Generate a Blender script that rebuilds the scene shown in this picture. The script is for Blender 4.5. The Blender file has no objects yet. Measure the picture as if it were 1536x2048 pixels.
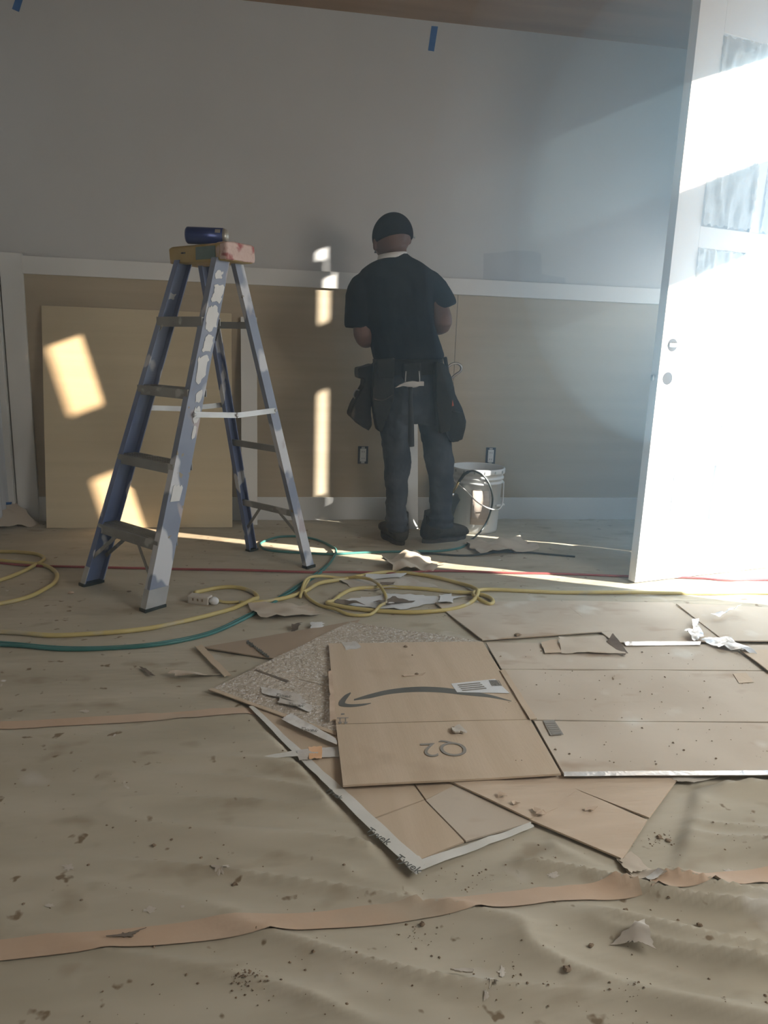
import bpy, bmesh, math, random
import numpy as np
from mathutils import Vector, Matrix
random.seed(7)
scene = bpy.context.scene
COL = scene.collection

# ------------------------------------------------------------------ camera
# world: back wall is the plane y = 0, x runs along it, z is up, camera on the -y side (metres)
FPX, PITCH, ROLL, YAW, CAM_H, CAM_D = 1458.94, 0.21756, 0.03508, 0.16633, 1.00179, 4.25156
_f0 = np.array([math.sin(YAW), math.cos(YAW), 0.0]); _r0 = np.array([math.cos(YAW), -math.sin(YAW), 0.0]); _z = np.array([0, 0, 1.0])
FWD = _f0 * math.cos(PITCH) - _z * math.sin(PITCH)
_up = _z * math.cos(PITCH) + _f0 * math.sin(PITCH)
RIGHT = _r0 * math.cos(ROLL) + _up * math.sin(ROLL)
UP = _up * math.cos(ROLL) - _r0 * math.sin(ROLL)
CAM = np.array([0.0, -CAM_D, CAM_H])
cam_d = bpy.data.cameras.new('camera'); cam = bpy.data.objects.new('camera', cam_d); COL.objects.link(cam)
cam_d.sensor_fit = 'VERTICAL'; cam_d.sensor_height = 36.0; cam_d.sensor_width = 27.0
cam_d.lens = FPX / 2048 * 36.0; cam_d.clip_start = 0.05; cam_d.clip_end = 200
M = Matrix.Identity(4)
for i in range(3):
    M[i][0] = RIGHT[i]; M[i][1] = UP[i]; M[i][2] = -FWD[i]; M[i][3] = CAM[i]
cam.matrix_world = M
scene.camera = cam

def _ray(u, v): return FWD + RIGHT * ((u - 768) / FPX) - UP * ((v - 1024) / FPX)
def F(u, v, z=0.0):                       # a measured point on a level plane
    d = _ray(u, v); t = (z - CAM_H) / d[2]; q = CAM + d * t; return (float(q[0]), float(q[1]), float(z))
def W(u, v, y=0.0):                       # a measured point on a plane parallel to the back wall
    d = _ray(u, v); t = (y + CAM_D) / d[1]; q = CAM + d * t; return (float(q[0]), float(y), float(q[2]))

# ------------------------------------------------------------------ world, sun, lights, exposure
scene.view_settings.view_transform = 'Standard'; scene.view_settings.look = 'None'
scene.view_settings.gamma = 1.0; scene.view_settings.use_curve_mapping = False
scene.view_settings.exposure = -0.10
scene.cycles.transparent_max_bounces = 24; scene.cycles.max_bounces = 5; scene.cycles.diffuse_bounces = 3; scene.cycles.glossy_bounces = 2; scene.cycles.adaptive_threshold = 0.03; scene.cycles.caustics_reflective = False
scene.cycles.volume_bounces = 1          # light bounced off the sunlit door reaches the dusty air
world = bpy.data.worlds.new('sky'); scene.world = world; world.use_nodes = True
bg = world.node_tree.nodes['Background']
bg.inputs[0].default_value = (0.50, 0.72, 1.0, 1); bg.inputs[1].default_value = 3.2

SUN_DIR = Vector((-0.9015 * math.cos(math.radians(19.8)), 0.4327 * math.cos(math.radians(19.8)), -math.sin(math.radians(19.8))))
sd = bpy.data.lights.new('sun', 'SUN'); sd.energy = 32.0; sd.angle = math.radians(0.53); sd.color = (1.0, 0.985, 0.94)
sun = bpy.data.objects.new('sun', sd); COL.objects.link(sun); sun.rotation_euler = SUN_DIR.to_track_quat('-Z', 'Y').to_euler(); sun.location = (8, -5, 4)

def area(name, loc, target, sx, sy, power, color):
    d = bpy.data.lights.new(name, 'AREA'); d.shape = 'RECTANGLE'; d.size = sx; d.size_y = sy; d.energy = power; d.color = color
    o = bpy.data.objects.new(name, d); COL.objects.link(o); o.location = loc
    o.rotation_euler = (Vector(target) - Vector(loc)).to_track_quat('-Z', 'Z').to_euler(); return o
# added fill lamps out of view, set before made-up windows
area('added_side_fill', (2.47, -3.7, 1.30), (0.9, -3.2, 0.25), 1.7, 0.9, 72.0, (0.98, 0.98, 0.97))  # added fill for the right foreground floor
area('added_rear_fill', (-0.2, -6.85, 1.6), (0.0, 0.0, 1.2), 2.2, 1.4, 5.0, (1.0, 0.97, 0.92))  # added weak fill from behind the camera
area('added_cool_fill', (2.49, -0.55, 1.35), (0.0, -0.2, 1.2), 0.42, 2.0, 22.0, (0.62, 0.80, 1.0))  # added cool lamp, brightens the wall left of the door

# ------------------------------------------------------------------ materials
def nodes(m): return m.node_tree.nodes, m.node_tree.links
def mat(name, col, rough=0.7, col2=None, scale=8.0, detail=2.5, bump=0.0, bscale=60.0, metal=0.0, stretch=(1, 1, 1), lo=0.35, hi=0.65, spec=0.4, splat=None):
    m = bpy.data.materials.new(name); m.use_nodes = True; N, L = nodes(m); b = N['Principled BSDF']
    b.inputs['Roughness'].default_value = rough; b.inputs['Metallic'].default_value = metal
    b.inputs['Specular IOR Level'].default_value = spec
    b.inputs['Base Color'].default_value = (*col, 1)
    tc = N.new('ShaderNodeTexCoord'); mp = N.new('ShaderNodeMapping'); mp.inputs['Scale'].default_value = stretch
    L.new(tc.outputs['Object'], mp.inputs['Vector'])
    out = None
    if col2 is not None:
        n = N.new('ShaderNodeTexNoise'); n.inputs['Scale'].default_value = scale; n.inputs['Detail'].default_value = detail
        L.new(mp.outputs[0], n.inputs['Vector'])
        r = N.new('ShaderNodeValToRGB'); r.color_ramp.elements[0].position = lo; r.color_ramp.elements[1].position = hi
        r.color_ramp.elements[0].color = (*col, 1); r.color_ramp.elements[1].color = (*col2, 1)
        L.new(n.outputs['Fac'], r.inputs[0]); out = r.outputs[0]
    for k, (scol, sscale, lo2, hi2, sst) in enumerate(splat or []):
        mp2 = N.new('ShaderNodeMapping'); mp2.inputs['Scale'].default_value = sst; mp2.inputs['Location'].default_value = (k * 3.1 + 1.7, k * 1.3, 0.4)
        L.new(tc.outputs['Object'], mp2.inputs['Vector'])
        n = N.new('ShaderNodeTexNoise'); n.inputs['Scale'].default_value = sscale; n.inputs['Detail'].default_value = 2.5; L.new(mp2.outputs[0], n.inputs['Vector'])
        r = N.new('ShaderNodeValToRGB'); r.color_ramp.elements[0].position = lo2; r.color_ramp.elements[1].position = hi2
        r.color_ramp.elements[0].color = (0, 0, 0, 1); r.color_ramp.elements[1].color = (1, 1, 1, 1); L.new(n.outputs['Fac'], r.inputs[0])
        mx = N.new('ShaderNodeMixRGB'); mx.inputs[2].default_value = (*scol, 1); L.new(r.outputs[0], mx.inputs[0])
        if out is None: mx.inputs[1].default_value = (*col, 1)
        else: L.new(out, mx.inputs[1])
        out = mx.outputs[0]
    if out is not None: L.new(out, b.inputs['Base Color'])
    if bump > 0:
        n = N.new('ShaderNodeTexNoise'); n.inputs['Scale'].default_value = bscale; n.inputs['Detail'].default_value = 2.0
        L.new(mp.outputs[0], n.inputs['Vector'])
        bp = N.new('ShaderNodeBump'); bp.inputs['Strength'].default_value = bump; bp.inputs['Distance'].default_value = 0.01
        L.new(n.outputs['Fac'], bp.inputs['Height']); L.new(bp.outputs[0], b.inputs['Normal'])
    return m

MT = {}
MT['paint'] = mat('wall_paint', (.54, .53, .505), .85, (.58, .57, .545), 1.3, bump=.04, bscale=180)
MT['trim'] = mat('primed_trim', (.70, .69, .65), .6, (.74, .73, .69), 3.0)
MT['mdf'] = mat('mdf_panel', (.43, .355, .245), .75, (.47, .39, .275), 2.2, bump=.06, bscale=25, stretch=(.35, 1, 9))
MT['mdf2'] = mat('mdf_sheet', (.58, .485, .315), .55, (.62, .52, .345), 2.0, bump=.05, bscale=22, stretch=(.3, 1, 10))
MT['ceiling'] = mat('ceiling_wood', (.27, .17, .10), .8, (.33, .21, .125), 3.0, stretch=(.4, 3, 1))
MT['subfloor'] = mat('subfloor', (.35, .27, .19), .8, (.42, .33, .23), 4.0)
MT['paper'] = mat('builder_paper', (.40, .35, .255), .78, (.48, .425, .32), 2.3, 4.0, bump=.60, bscale=7.5, stretch=(.7, 2.6, 1),
                  splat=[((.33, .27, .185), 7.0, .60, .74, (1, 1.6, 1)), ((.20, .145, .085), 26.0, .68, .74, (1, 1, 1)), ((.60, .57, .50), 5.0, .66, .82, (1.2, .9, 1)), ((.72, .70, .66), 15.0, .745, .78, (1, .6, 1))])
MT['seamtape'] = mat('seam_tape', (.52, .37, .25), .7, (.55, .41, .29), 5.0, bump=.08, bscale=50, splat=[((.44, .37, .27), 5.0, .50, .68, (.6, 1, 1))])
MT['card'] = mat('cardboard', (.52, .405, .28), .8, (.57, .45, .32), 3.0, bump=.05, bscale=30, stretch=(6, .6, 1), splat=[((.45, .34, .23), 5.0, .62, .75, (1, 1, 1))])
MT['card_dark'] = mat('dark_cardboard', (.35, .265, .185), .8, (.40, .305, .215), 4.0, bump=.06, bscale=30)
MT['card_dusty'] = mat('dusty_cardboard', (.50, .42, .32), .85, (.57, .49, .385), 4.0, bump=.06, bscale=30, splat=[((.44, .34, .245), 6.0, .60, .74, (1, 2, 1)), ((.62, .57, .48), 7.0, .62, .75, (1, 1, 1))])
MT['card_inner'] = mat('cardboard_inside', (.54, .42, .30), .8, (.60, .475, .345), 3.5, bump=.5, bscale=9, stretch=(1, 5, 1))
MT['flute'] = mat('torn_flute', (.62, .48, .35), .9, (.50, .37, .26), 20)
MT['ink'] = mat('printed_ink', (.115, .115, .10), .7, (.15, .15, .13), 12)
MT['ink_grey'] = mat('printed_grey', (.25, .23, .20), .7, (.29, .27, .23), 12)
MT['label'] = mat('paper_label', (.68, .68, .66), .5, (.74, .74, .72), 20)
MT['cleartape'] = mat('clear_tape', (.58, .53, .46), .18, (.68, .66, .62), 14, bump=.3, bscale=40, spec=.8)
MT['wrap'] = mat('stretch_wrap', (.47, .40, .31), .25, (.53, .455, .36), 9, bump=.8, bscale=60, spec=.9, splat=[((.80, .77, .71), 95.0, .60, .63, (1, 3.2, 1)), ((.74, .71, .66), 60.0, .62, .65, (3.0, 1, 1))])
MT['tyvek'] = mat('house_wrap_tape', (.62, .60, .53), .55, (.68, .66, .60), 8, bump=.2, bscale=30)
MT['orange'] = mat('orange_tape', (.72, .42, .22), .6, (.78, .48, .28), 30)
MT['bluetape'] = mat('painters_tape', (.03, .12, .32), .6, (.05, .16, .40), 20)
MT['scrap'] = mat('scrap_paper', (.50, .44, .36), .8, (.58, .53, .45), 12, bump=.3, bscale=25)
MT['scrapdark'] = mat('dark_scrap', (.14, .11, .085), .8, (.20, .16, .12), 20)
MT['scrapwhite'] = mat('white_scrap', (.66, .65, .62), .6, (.72, .71, .68), 15)
MT['dirt'] = mat('dirt', (.20, .14, .09), .95, (.27, .20, .13), 40)
MT['yellow'] = mat('yellow_rubber', (.50, .39, .14), .5, (.56, .46, .20), 6, splat=[((.45, .40, .28), 9, .58, .7, (1, 1, 1))])
MT['teal'] = mat('teal_hose', (.035, .145, .13), .35, (.055, .19, .175), 8)
MT['red'] = mat('red_cord', (.25, .055, .055), .45, (.30, .08, .075), 8)
MT['black_rubber'] = mat('black_rubber', (.02, .028, .026), .4, (.03, .04, .036), 15)
MT['brass'] = mat('brass', (.62, .50, .25), .25, metal=1.0)
MT['chrome'] = mat('chrome', (.75, .75, .75), .2, metal=1.0)
SP = [((.60, .60, .61), 7.0, .52, .56, (1, 1, .6)), ((.46, .40, .40), 9.0, .60, .64, (1, 1, .5)), ((.30, .25, .17), 26.0, .68, .71, (1, 1, 1))]
MT['rail'] = mat('blue_fibreglass', (.135, .175, .32), .5, (.18, .225, .37), 5.0, bump=.05, bscale=40, splat=[((.27, .31, .42), 3.0, .46, .62, (1, 1, .4)), ((.62, .62, .63), 9.0, .60, .63, (1, 1, .6))])
MT['rail_paint'] = mat('paint_spattered_fibreglass', (.22, .25, .32), .5, (.28, .31, .38), 5.0, splat=SP)
MT['alu'] = mat('dull_aluminium', (.34, .33, .30), .5, (.26, .25, .225), 7.0, metal=.35, splat=[((.50, .49, .46), 11.0, .60, .66, (1, 1, 1))])
MT['alu_light'] = mat('bright_aluminium', (.55, .55, .54), .4, (.42, .42, .41), 9.0, metal=.5)
MT['cap'] = mat('tan_ladder_cap', (.40, .28, .09), .6, (.46, .34, .14), 8.0, splat=[((.56, .42, .36), 12, .56, .66, (1, 1, 1))])
MT['cap_pink'] = mat('paint_crusted_cap', (.62, .46, .40), .7, (.36, .12, .11), 22.0, lo=.50, hi=.62, bump=.3, bscale=60)
MT['caplabel'] = mat('green_label', (.13, .19, .17), .5, (.17, .23, .20), 15)
MT['can_blue'] = mat('blue_can', (.02, .035, .12), .3, (.03, .05, .16), 10, metal=.3)
MT['can_end'] = mat('can_end', (.50, .47, .40), .35, (.40, .37, .31), 20, metal=.5)
MT['shirt'] = mat('black_shirt', (.010, .013, .018), .95, (.016, .020, .026), 7, bump=.35, bscale=10, spec=.1)
MT['jeans'] = mat('dark_jeans', (.030, .037, .048), .95, (.062, .071, .086), 7, bump=.6, bscale=14, spec=.1)
MT['skin'] = mat('skin', (.115, .062, .046), .6, (.145, .080, .058), 12)
MT['hat'] = mat('black_cap_cloth', (.012, .013, .018), .9, (.018, .020, .026), 20, spec=.1)
MT['leather'] = mat('dark_leather', (.008, .009, .008), .8, (.016, .016, .014), 14, bump=.3, bscale=40, spec=.3)
MT['boot'] = mat('work_boot', (.030, .029, .025), .7, (.052, .048, .040), 18, bump=.3, bscale=50, spec=.25)
MT['sole'] = mat('boot_sole', (.045, .042, .036), .9, (.06, .055, .047), 20)
MT['steel'] = mat('hammer_steel', (.40, .39, .37), .35, (.30, .29, .28), 12, metal=.8)
MT['grip'] = mat('hammer_grip', (.014, .014, .015), .7, (.022, .022, .022), 20)
MT['red_tag'] = mat('orange_red_plastic', (.35, .07, .03), .5, (.40, .09, .04), 20)
MT['bucket'] = mat('white_bucket_plastic', (.62, .64, .63), .4, (.67, .69, .68), 5)
MT['bucket_in'] = mat('bucket_residue', (.30, .34, .33), .6, (.38, .41, .40), 8)
MT['bucketlabel'] = mat('bucket_label', (.52, .44, .37), .6, (.58, .50, .42), 10, stretch=(1, 1, 8))
MT['outlet_white'] = mat('outlet_white', (.72, .72, .70), .4, (.75, .75, .73), 20)
MT['outlet_box'] = mat('outlet_box', (.03, .04, .06), .6, (.05, .06, .08), 20)
MT['door'] = mat('door_white', (.78, .80, .82), .45, (.80, .82, .84), 5)
MT['dark_hole'] = mat('bore_hole', (.035, .037, .042), .9, (.045, .047, .052), 20)
MT['wall_outside'] = mat('wall_outside', (.45, .44, .42), .9, (.5, .49, .47), 5)
MT['concrete'] = mat('concrete', (.42, .41, .39), .9, (.48, .47, .45), 5)
MT['patch'] = mat('grey_patch', (.46, .46, .45), .9, (.50, .50, .49), 5)
def film_mat():
    m = mat('plastic_film', (.72, .77, .80), .12, (.80, .84, .86), 12, bump=.5, bscale=30, spec=.8)
    m.node_tree.nodes['Principled BSDF'].inputs['Alpha'].default_value = .38
    return m
MT['film'] = film_mat()
def glass_mat(name, c):
    m = bpy.data.materials.new(name); m.use_nodes = True; b = m.node_tree.nodes['Principled BSDF']
    b.inputs['Base Color'].default_value = (*c, 1); b.inputs['Roughness'].default_value = .08; return m
MT['pane'] = mat('dim_glass', (.66, .70, .73), .15, (.70, .74, .77), 4, spec=.6)
MT['added_opaque'] = mat('added_opaque_pane', (.72, .76, .80), .5, (.76, .80, .84), 3)  # opaque panes of the added windows
MT['sheet_plastic'] = mat('plastic_sheeting', (.60, .63, .66), .25, (.68, .70, .72), 3, spec=.6)

# ------------------------------------------------------------------ mesh helpers
class MB:
    def __init__(s): s.v = []; s.f = []
    def add(s, vs, fs):
        b = len(s.v); s.v += [tuple(float(c) for c in p) for p in vs]; s.f += [tuple(i + b for i in f) for f in fs]; return s
    def box(s, lo, hi):
        (a, b, c), (d, e, f) = lo, hi
        return s.add([(a, b, c), (d, b, c), (d, e, c), (a, e, c), (a, b, f), (d, b, f), (d, e, f), (a, e, f)],
                     [(0, 3, 2, 1), (4, 5, 6, 7), (0, 1, 5, 4), (1, 2, 6, 5), (2, 3, 7, 6), (3, 0, 4, 7)])
    def obox(s, c, ax, ay, az):                      # centre and three half-vectors
        c, ax, ay, az = (np.array(q, float) for q in (c, ax, ay, az))
        if np.dot(np.cross(ax, ay), az) < 0: ay = -ay
        return s.add([c + i * ax + j * ay + k * az for k in (-1, 1) for (i, j) in ((-1, -1), (1, -1), (1, 1), (-1, 1))],
                     [(0, 3, 2, 1), (4, 5, 6, 7), (0, 1, 5, 4), (1, 2, 6, 5), (2, 3, 7, 6), (3, 0, 4, 7)])
    def loft(s, rings, cap=True, closed=False):      # rings: lists of points of equal length
        n = len(rings[0]); b = len(s.v); fs = []
        for r in rings: s.v += [tuple(float(c) for c in p) for p in r]
        m = len(rings)
        for k in range(m if closed else m - 1):
            k2 = (k + 1) % m
            for i in range(n):
                j = (i + 1) % n; fs.append((b + k * n + i, b + k * n + j, b + k2 * n + j, b + k2 * n + i))
        if cap and not closed:
            fs.append(tuple(b + i for i in reversed(range(n)))); fs.append(tuple(b + (m - 1) * n + i for i in range(n)))
        s.f += fs; return s
    def tube(s, pts, r, n=10, cap=True):             # r: number or list
        pts = [np.array(p, float) for p in pts]; m = len(pts)
        rs = r if isinstance(r, (list, tuple)) else [r] * m
        t = [pts[min(i + 1, m - 1)] - pts[max(i - 1, 0)] for i in range(m)]; t = [q / (np.linalg.norm(q) + 1e-9) for q in t]
        ref = np.array([0, 0, 1.0]) if abs(t[0][2]) < .9 else np.array([1.0, 0, 0])
        u = np.cross(t[0], ref); u /= np.linalg.norm(u); rings = []
        for i in range(m):
            u = u - t[i] * np.dot(u, t[i]); u /= np.linalg.norm(u) + 1e-9; w = np.cross(t[i], u)
            rings.append([pts[i] + rs[i] * (math.cos(a) * u + math.sin(a) * w) for a in [2 * math.pi * k / n for k in range(n)]])
        return s.loft(rings, cap)
    def lathe(s, prof, c, n=40, cap=True):           # prof: (r, z) upwards, axis z through c
        rings = [[(c[0] + r * math.cos(a), c[1] + r * math.sin(a), c[2] + z) for a in [2 * math.pi * k / n for k in range(n)]] for r, z in prof]
        return s.loft(rings, cap)
    def prism(s, poly, off):                         # planar polygon and an offset vector
        n = len(poly); p2 = [tuple(a + b for a, b in zip(p, off)) for p in poly]
        return s.loft([poly, p2])
    def ell(s, c, ax, ay, az, n=16, m=10):           # ellipsoid from half-vectors
        c, ax, ay, az = (np.array(q, float) for q in (c, ax, ay, az)); rings = []
        for k in range(1, m):
            th = math.pi * k / m
            rings.append([c - az * math.cos(th) + math.sin(th) * (ax * math.cos(a) + ay * math.sin(a)) for a in [2 * math.pi * i / n for i in range(n)]])
        return s.loft(rings)

def link_mesh(name, me, material, parent=None, smooth=False):
    o = bpy.data.objects.new(name, me); COL.objects.link(o)
    if material is not None: me.materials.append(MT[material] if isinstance(material, str) else material)
    if smooth: me.polygons.foreach_set('use_smooth', [True] * len(me.polygons))
    if parent is not None:
        o.parent = parent
        o.matrix_parent_inverse = Matrix.Translation(-Vector(WORLD_LOC.get(parent.name, (0, 0, 0))))
        WORLD_LOC[o.name] = (0, 0, 0)
    return o
WORLD_LOC = {}
def fixn(me):
    bm = bmesh.new(); bm.from_mesh(me); bmesh.ops.recalc_face_normals(bm, faces=bm.faces); bm.to_mesh(me); bm.free()
def obj(name, mb, material, parent=None, smooth=False, bevel=0.0):
    me = bpy.data.meshes.new(name); me.from_pydata(mb.v, [], mb.f); fixn(me)
    if bevel > 0:
        bm = bmesh.new(); bm.from_mesh(me)
        es = [e for e in bm.edges if len(e.link_faces) == 2 and e.calc_face_angle(0) > .5]
        bmesh.ops.bevel(bm, geom=es, offset=bevel, segments=2, profile=.6, affect='EDGES', clamp_overlap=True)
        bm.to_mesh(me); bm.free()
    return link_mesh(name, me, material, parent, smooth)
def remesh(name, mb, material, parent=None, voxel=.008, smooth_it=6, noise=0.0, nscale=8.0):
    me = bpy.data.meshes.new(name + '_src'); me.from_pydata(mb.v, [], mb.f); fixn(me)
    o = bpy.data.objects.new(name + '_src', me); COL.objects.link(o)
    r = o.modifiers.new('r', 'REMESH'); r.mode = 'VOXEL'; r.voxel_size = voxel
    if smooth_it:
        sm = o.modifiers.new('s', 'SMOOTH'); sm.factor = .5; sm.iterations = smooth_it
    if noise > 0:
        t = bpy.data.textures.new(name + '_folds', 'CLOUDS'); t.noise_scale = 1.0 / nscale
        d = o.modifiers.new('d', 'DISPLACE'); d.texture = t; d.strength = noise; d.texture_coords = 'GLOBAL'
    dg = bpy.context.evaluated_depsgraph_get(); dg.update()
    m2 = bpy.data.meshes.new_from_object(o.evaluated_get(dg)); m2.name = name
    bpy.data.objects.remove(o); bpy.data.meshes.remove(me)
    return link_mesh(name, m2, material, parent, True)
def tag(o, label, cat, group=None, kind=None):
    if label: o['label'] = label
    if cat: o['category'] = cat
    if group: o['group'] = group
    if kind: o['kind'] = kind
    return o
def thing(name, loc, label, cat, group=None):
    o = bpy.data.objects.new(name, None); COL.objects.link(o); o.location = loc; o.empty_display_size = .1
    WORLD_LOC[o.name] = tuple(loc); return tag(o, label, cat, group)
def struct(o): o['kind'] = 'structure'; return o
def spline(pts, k=6):
    P = [np.array(p, float) for p in pts]; out = []
    for i in range(len(P) - 1):
        p0 = P[max(i - 1, 0)]; p1 = P[i]; p2 = P[i + 1]; p3 = P[min(i + 2, len(P) - 1)]
        for j in range(k):
            t = j / k; out.append(.5 * (2 * p1 + (p2 - p0) * t + (2 * p0 - 5 * p1 + 4 * p2 - p3) * t * t + (3 * p1 - p0 - 3 * p2 + p3) * t ** 3))
    out.append(P[-1]); return out

# value noise on arrays
def vnoise(x, y, seed=0):
    xi = np.floor(x).astype(np.int64); yi = np.floor(y).astype(np.int64); xf = x - xi; yf = y - yi
    def h(a, b):
        n = (a * 374761393 + b * 668265263 + seed * 974711) & 0x7fffffff
        n = ((n ^ (n >> 13)) * 1274126177) & 0x7fffffff
        return ((n ^ (n >> 16)) & 0xffff) / 65535.0
    u = xf * xf * (3 - 2 * xf); v = yf * yf * (3 - 2 * yf)
    return (h(xi, yi) * (1 - u) + h(xi + 1, yi) * u) * (1 - v) + (h(xi, yi + 1) * (1 - u) + h(xi + 1, yi + 1) * u) * v
def sstep(a, b, x): t = np.clip((x - a) / (b - a), 0, 1); return t * t * (3 - 2 * t)
def H(x, y):                                          # relief of the wrinkled floor paper
    x = np.asarray(x, float); y = np.asarray(y, float)
    wx = x + .10 * vnoise(x * 3, y * 3, 5); wy = y + .09 * vnoise(x * 2.2, y * 2.2, 6)
    a = wx * .94 - wy * .34; b = wx * .34 + wy * .94
    r1 = 1 - np.abs(2 * vnoise(a * 2.2, b * 13, 1) - 1); r2 = 1 - np.abs(2 * vnoise(a * 4.5, b * 24, 2) - 1)
    soft = vnoise(x * 4, y * 6, 3)
    near = sstep(.25, .85, x) * sstep(-2.70, -2.86, y)
    mid = sstep(-2.3, -2.7, y) * sstep(-.45, .3, x) * .42 + .14
    lowb = np.interp(x, [-.10, -.04, .29, .36, .60, .72, .80, 1.0, 1.08, 3], [-2.2, -2.34, -3.10, -3.08, -2.97, -3.10, -3.08, -2.84, -2.82, -2.82])
    card = sstep(-.35, -.2, x) * sstep(-1.55, -1.75, y) * sstep(lowb - .05, lowb + .01, y)
    amp = np.maximum(near, mid) * (1 - .93 * card)
    return amp * (.036 * r1 ** 3 + .010 * r2 ** 2) + .004 * soft * (1 - .9 * card)
def Hs(x, y): return float(H(np.array([x]), np.array([y]))[0])

def sheet(name, quad, material, parent=None, nx=12, ny=12, th=.004, warp=0.0, wscale=6.0, seed=0, jag=0.0, jag_edges=(0, 1, 2, 3), follow=False, smooth=True, lift=None):
    """a thin slab over four corners, with its own thickness, warp and torn edges"""
    A, B, C, D = (np.array(q, float) for q in quad)   # edges: 0 A-B, 1 B-C, 2 C-D, 3 D-A
    top = []
    rs = np.random.RandomState(seed)
    ex = jag * (rs.rand(4, max(nx, ny) + 1) - .5) * 2
    for j in range(ny + 1):
        for i in range(nx + 1):
            s, t = i / nx, j / ny; p = (A * (1 - s) + B * s) * (1 - t) + (D * (1 - s) + C * s) * t
            if jag:
                inn = ((A + B + C + D) / 4 - p); inn /= np.linalg.norm(inn) + 1e-9
                if j == 0 and 0 in jag_edges: p = p + inn * ex[0][i]
                if i == nx and 1 in jag_edges: p = p + inn * ex[1][j]
                if j == ny and 2 in jag_edges: p = p + inn * ex[2][i]
                if i == 0 and 3 in jag_edges: p = p + inn * ex[3][j]
            z = p[2]
            if warp: z += warp * (float(vnoise(np.array([p[0] * wscale + seed]), np.array([p[1] * wscale]), seed)[0]) - .2)
            if follow: z += Hs(p[0], p[1])
            if lift: z += lift(s, t)
            top.append((p[0], p[1], z))
    n = len(top); vs = top + [(x, y, z - th) for x, y, z in top]; fs = []; w = nx + 1
    for j in range(ny):
        for i in range(nx):
            a = j * w + i; fs.append((a, a + 1, a + w + 1, a + w)); fs.append((n + a, n + a + w, n + a + w + 1, n + a + 1))
    ring = [i for i in range(w)] + [j * w + nx for j in range(1, ny + 1)] + [ny * w + i for i in range(nx - 1, -1, -1)] + [j * w for j in range(ny - 1, 0, -1)]
    for k in range(len(ring)):
        a, b = ring[k], ring[(k + 1) % len(ring)]; fs.append((a, n + a, n + b, b))
    mb = MB(); mb.add(vs, fs)
    o = obj(name, mb, material, parent, smooth)
    if smooth:
        sharp = o.data.attributes.new('sharp_edge', 'BOOLEAN', 'EDGE')
        rim = set(ring) | {n + k for k in ring}
        sharp.data.foreach_set('value', [(e.vertices[0] in rim and e.vertices[1] in rim) for e in o.data.edges])
    return o
def text_mesh(name, body, size, origin, xdir, updir, material, parent, shear=0.0, bold=0.0):
    cu = bpy.data.curves.new(name, 'FONT'); cu.body = body; cu.size = size; cu.align_x = 'CENTER'; cu.align_y = 'CENTER'; cu.shear = shear; cu.offset = bold; cu.extrude = .0004
    t = bpy.data.objects.new(name + '_t', cu); COL.objects.link(t)
    dg = bpy.context.evaluated_depsgraph_get(); dg.update(); me = bpy.data.meshes.new_from_object(t.evaluated_get(dg))
    bpy.data.objects.remove(t); me.name = name
    X = Vector(xdir).normalized(); Y = Vector(updir); Y = Y - X * Y.dot(X); Y.normalize(); Z = X.cross(Y)
    mm = Matrix.Identity(4)
    for i in range(3): mm[i][0] = X[i]; mm[i][1] = Y[i]; mm[i][2] = Z[i]; mm[i][3] = origin[i]
    me.transform(mm); me.materials.clear()
    return link_mesh(name, me, material, parent)

# ------------------------------------------------------------------ room shell
XL, XR, YF, ZC = -1.42, 2.54, -7.0, 2.715
struct(obj('floor', MB().box((XL - .15, YF - .15, -.12), (XR + .15, .15, -.004)), 'subfloor'))
struct(obj('ceiling', MB().box((XL - .15, YF - .15, ZC), (XR + .15, .15, ZC + .12)), 'ceiling'))
wall_back = struct(obj('wall_back', MB().box((XL - .15, .0, -.004), (XR + .15, .15, ZC)), 'paint'))
struct(obj('wall_left', MB().box((XL - .15, YF, -.004), (XL, .0, ZC)), 'paint'))
struct(obj('wall_front', MB().box((XL, YF - .15, -.004), (XR, YF, ZC)), 'paint'))
# right wall with the doorway (hinge jamb at DJ0, near jamb at DJ1)
DJ0, DJ1, DH = -1.055, -1.893, 2.48
RT = .14
wr = MB(); wr.box((XR, DJ0, -.004), (XR + RT, 0, ZC))
wall_right = struct(obj('wall_right', wr, 'paint'))
obj('wall_above_doorway', MB().box((XR, DJ1, DH), (XR + RT, DJ0, ZC)), 'paint', wall_right)
obj('wall_near_doorway', MB().box((XR, YF, -.004), (XR + RT, DJ1, ZC)), 'paint', wall_right)
# wainscot on the back wall
zr0, zr1 = 1.330, 1.419
for x0, x1 in ((-1.242, 1.098), (1.101, XR)):
    obj('wainscot_panel', MB().box((x0, -.008, .142), (x1, .0, zr0)), 'mdf', wall_back)
struct(obj('baseboard_back', MB().box((-1.242, -.019, -.002), (XR, -.0005, .142)), 'trim', bevel=.002))
struct(obj('trim_1', MB().box((-1.242, -.022, zr0), (XR, -.0005, zr1)), 'trim', bevel=.002))
struct(obj('trim_2', MB().box((-1.352, -.024, -.002), (-1.242, -.0005, zr1 + .012)), 'trim', bevel=.002))
for k, (x0, x1) in enumerate(((-1.42, -1.36),)):
    struct(obj('trim_3', MB().box((x0, -.05, -.002), (x1, -.0005, ZC)), 'trim', bevel=.003))
# door casing of the right wall (outside the frame, it lets the sun in)
struct(obj('trim_4', MB().box((XR - .018, DJ1 - .1, 0), (XR - .0005, DJ1 - .002, DH + .1)), 'trim'))
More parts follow.
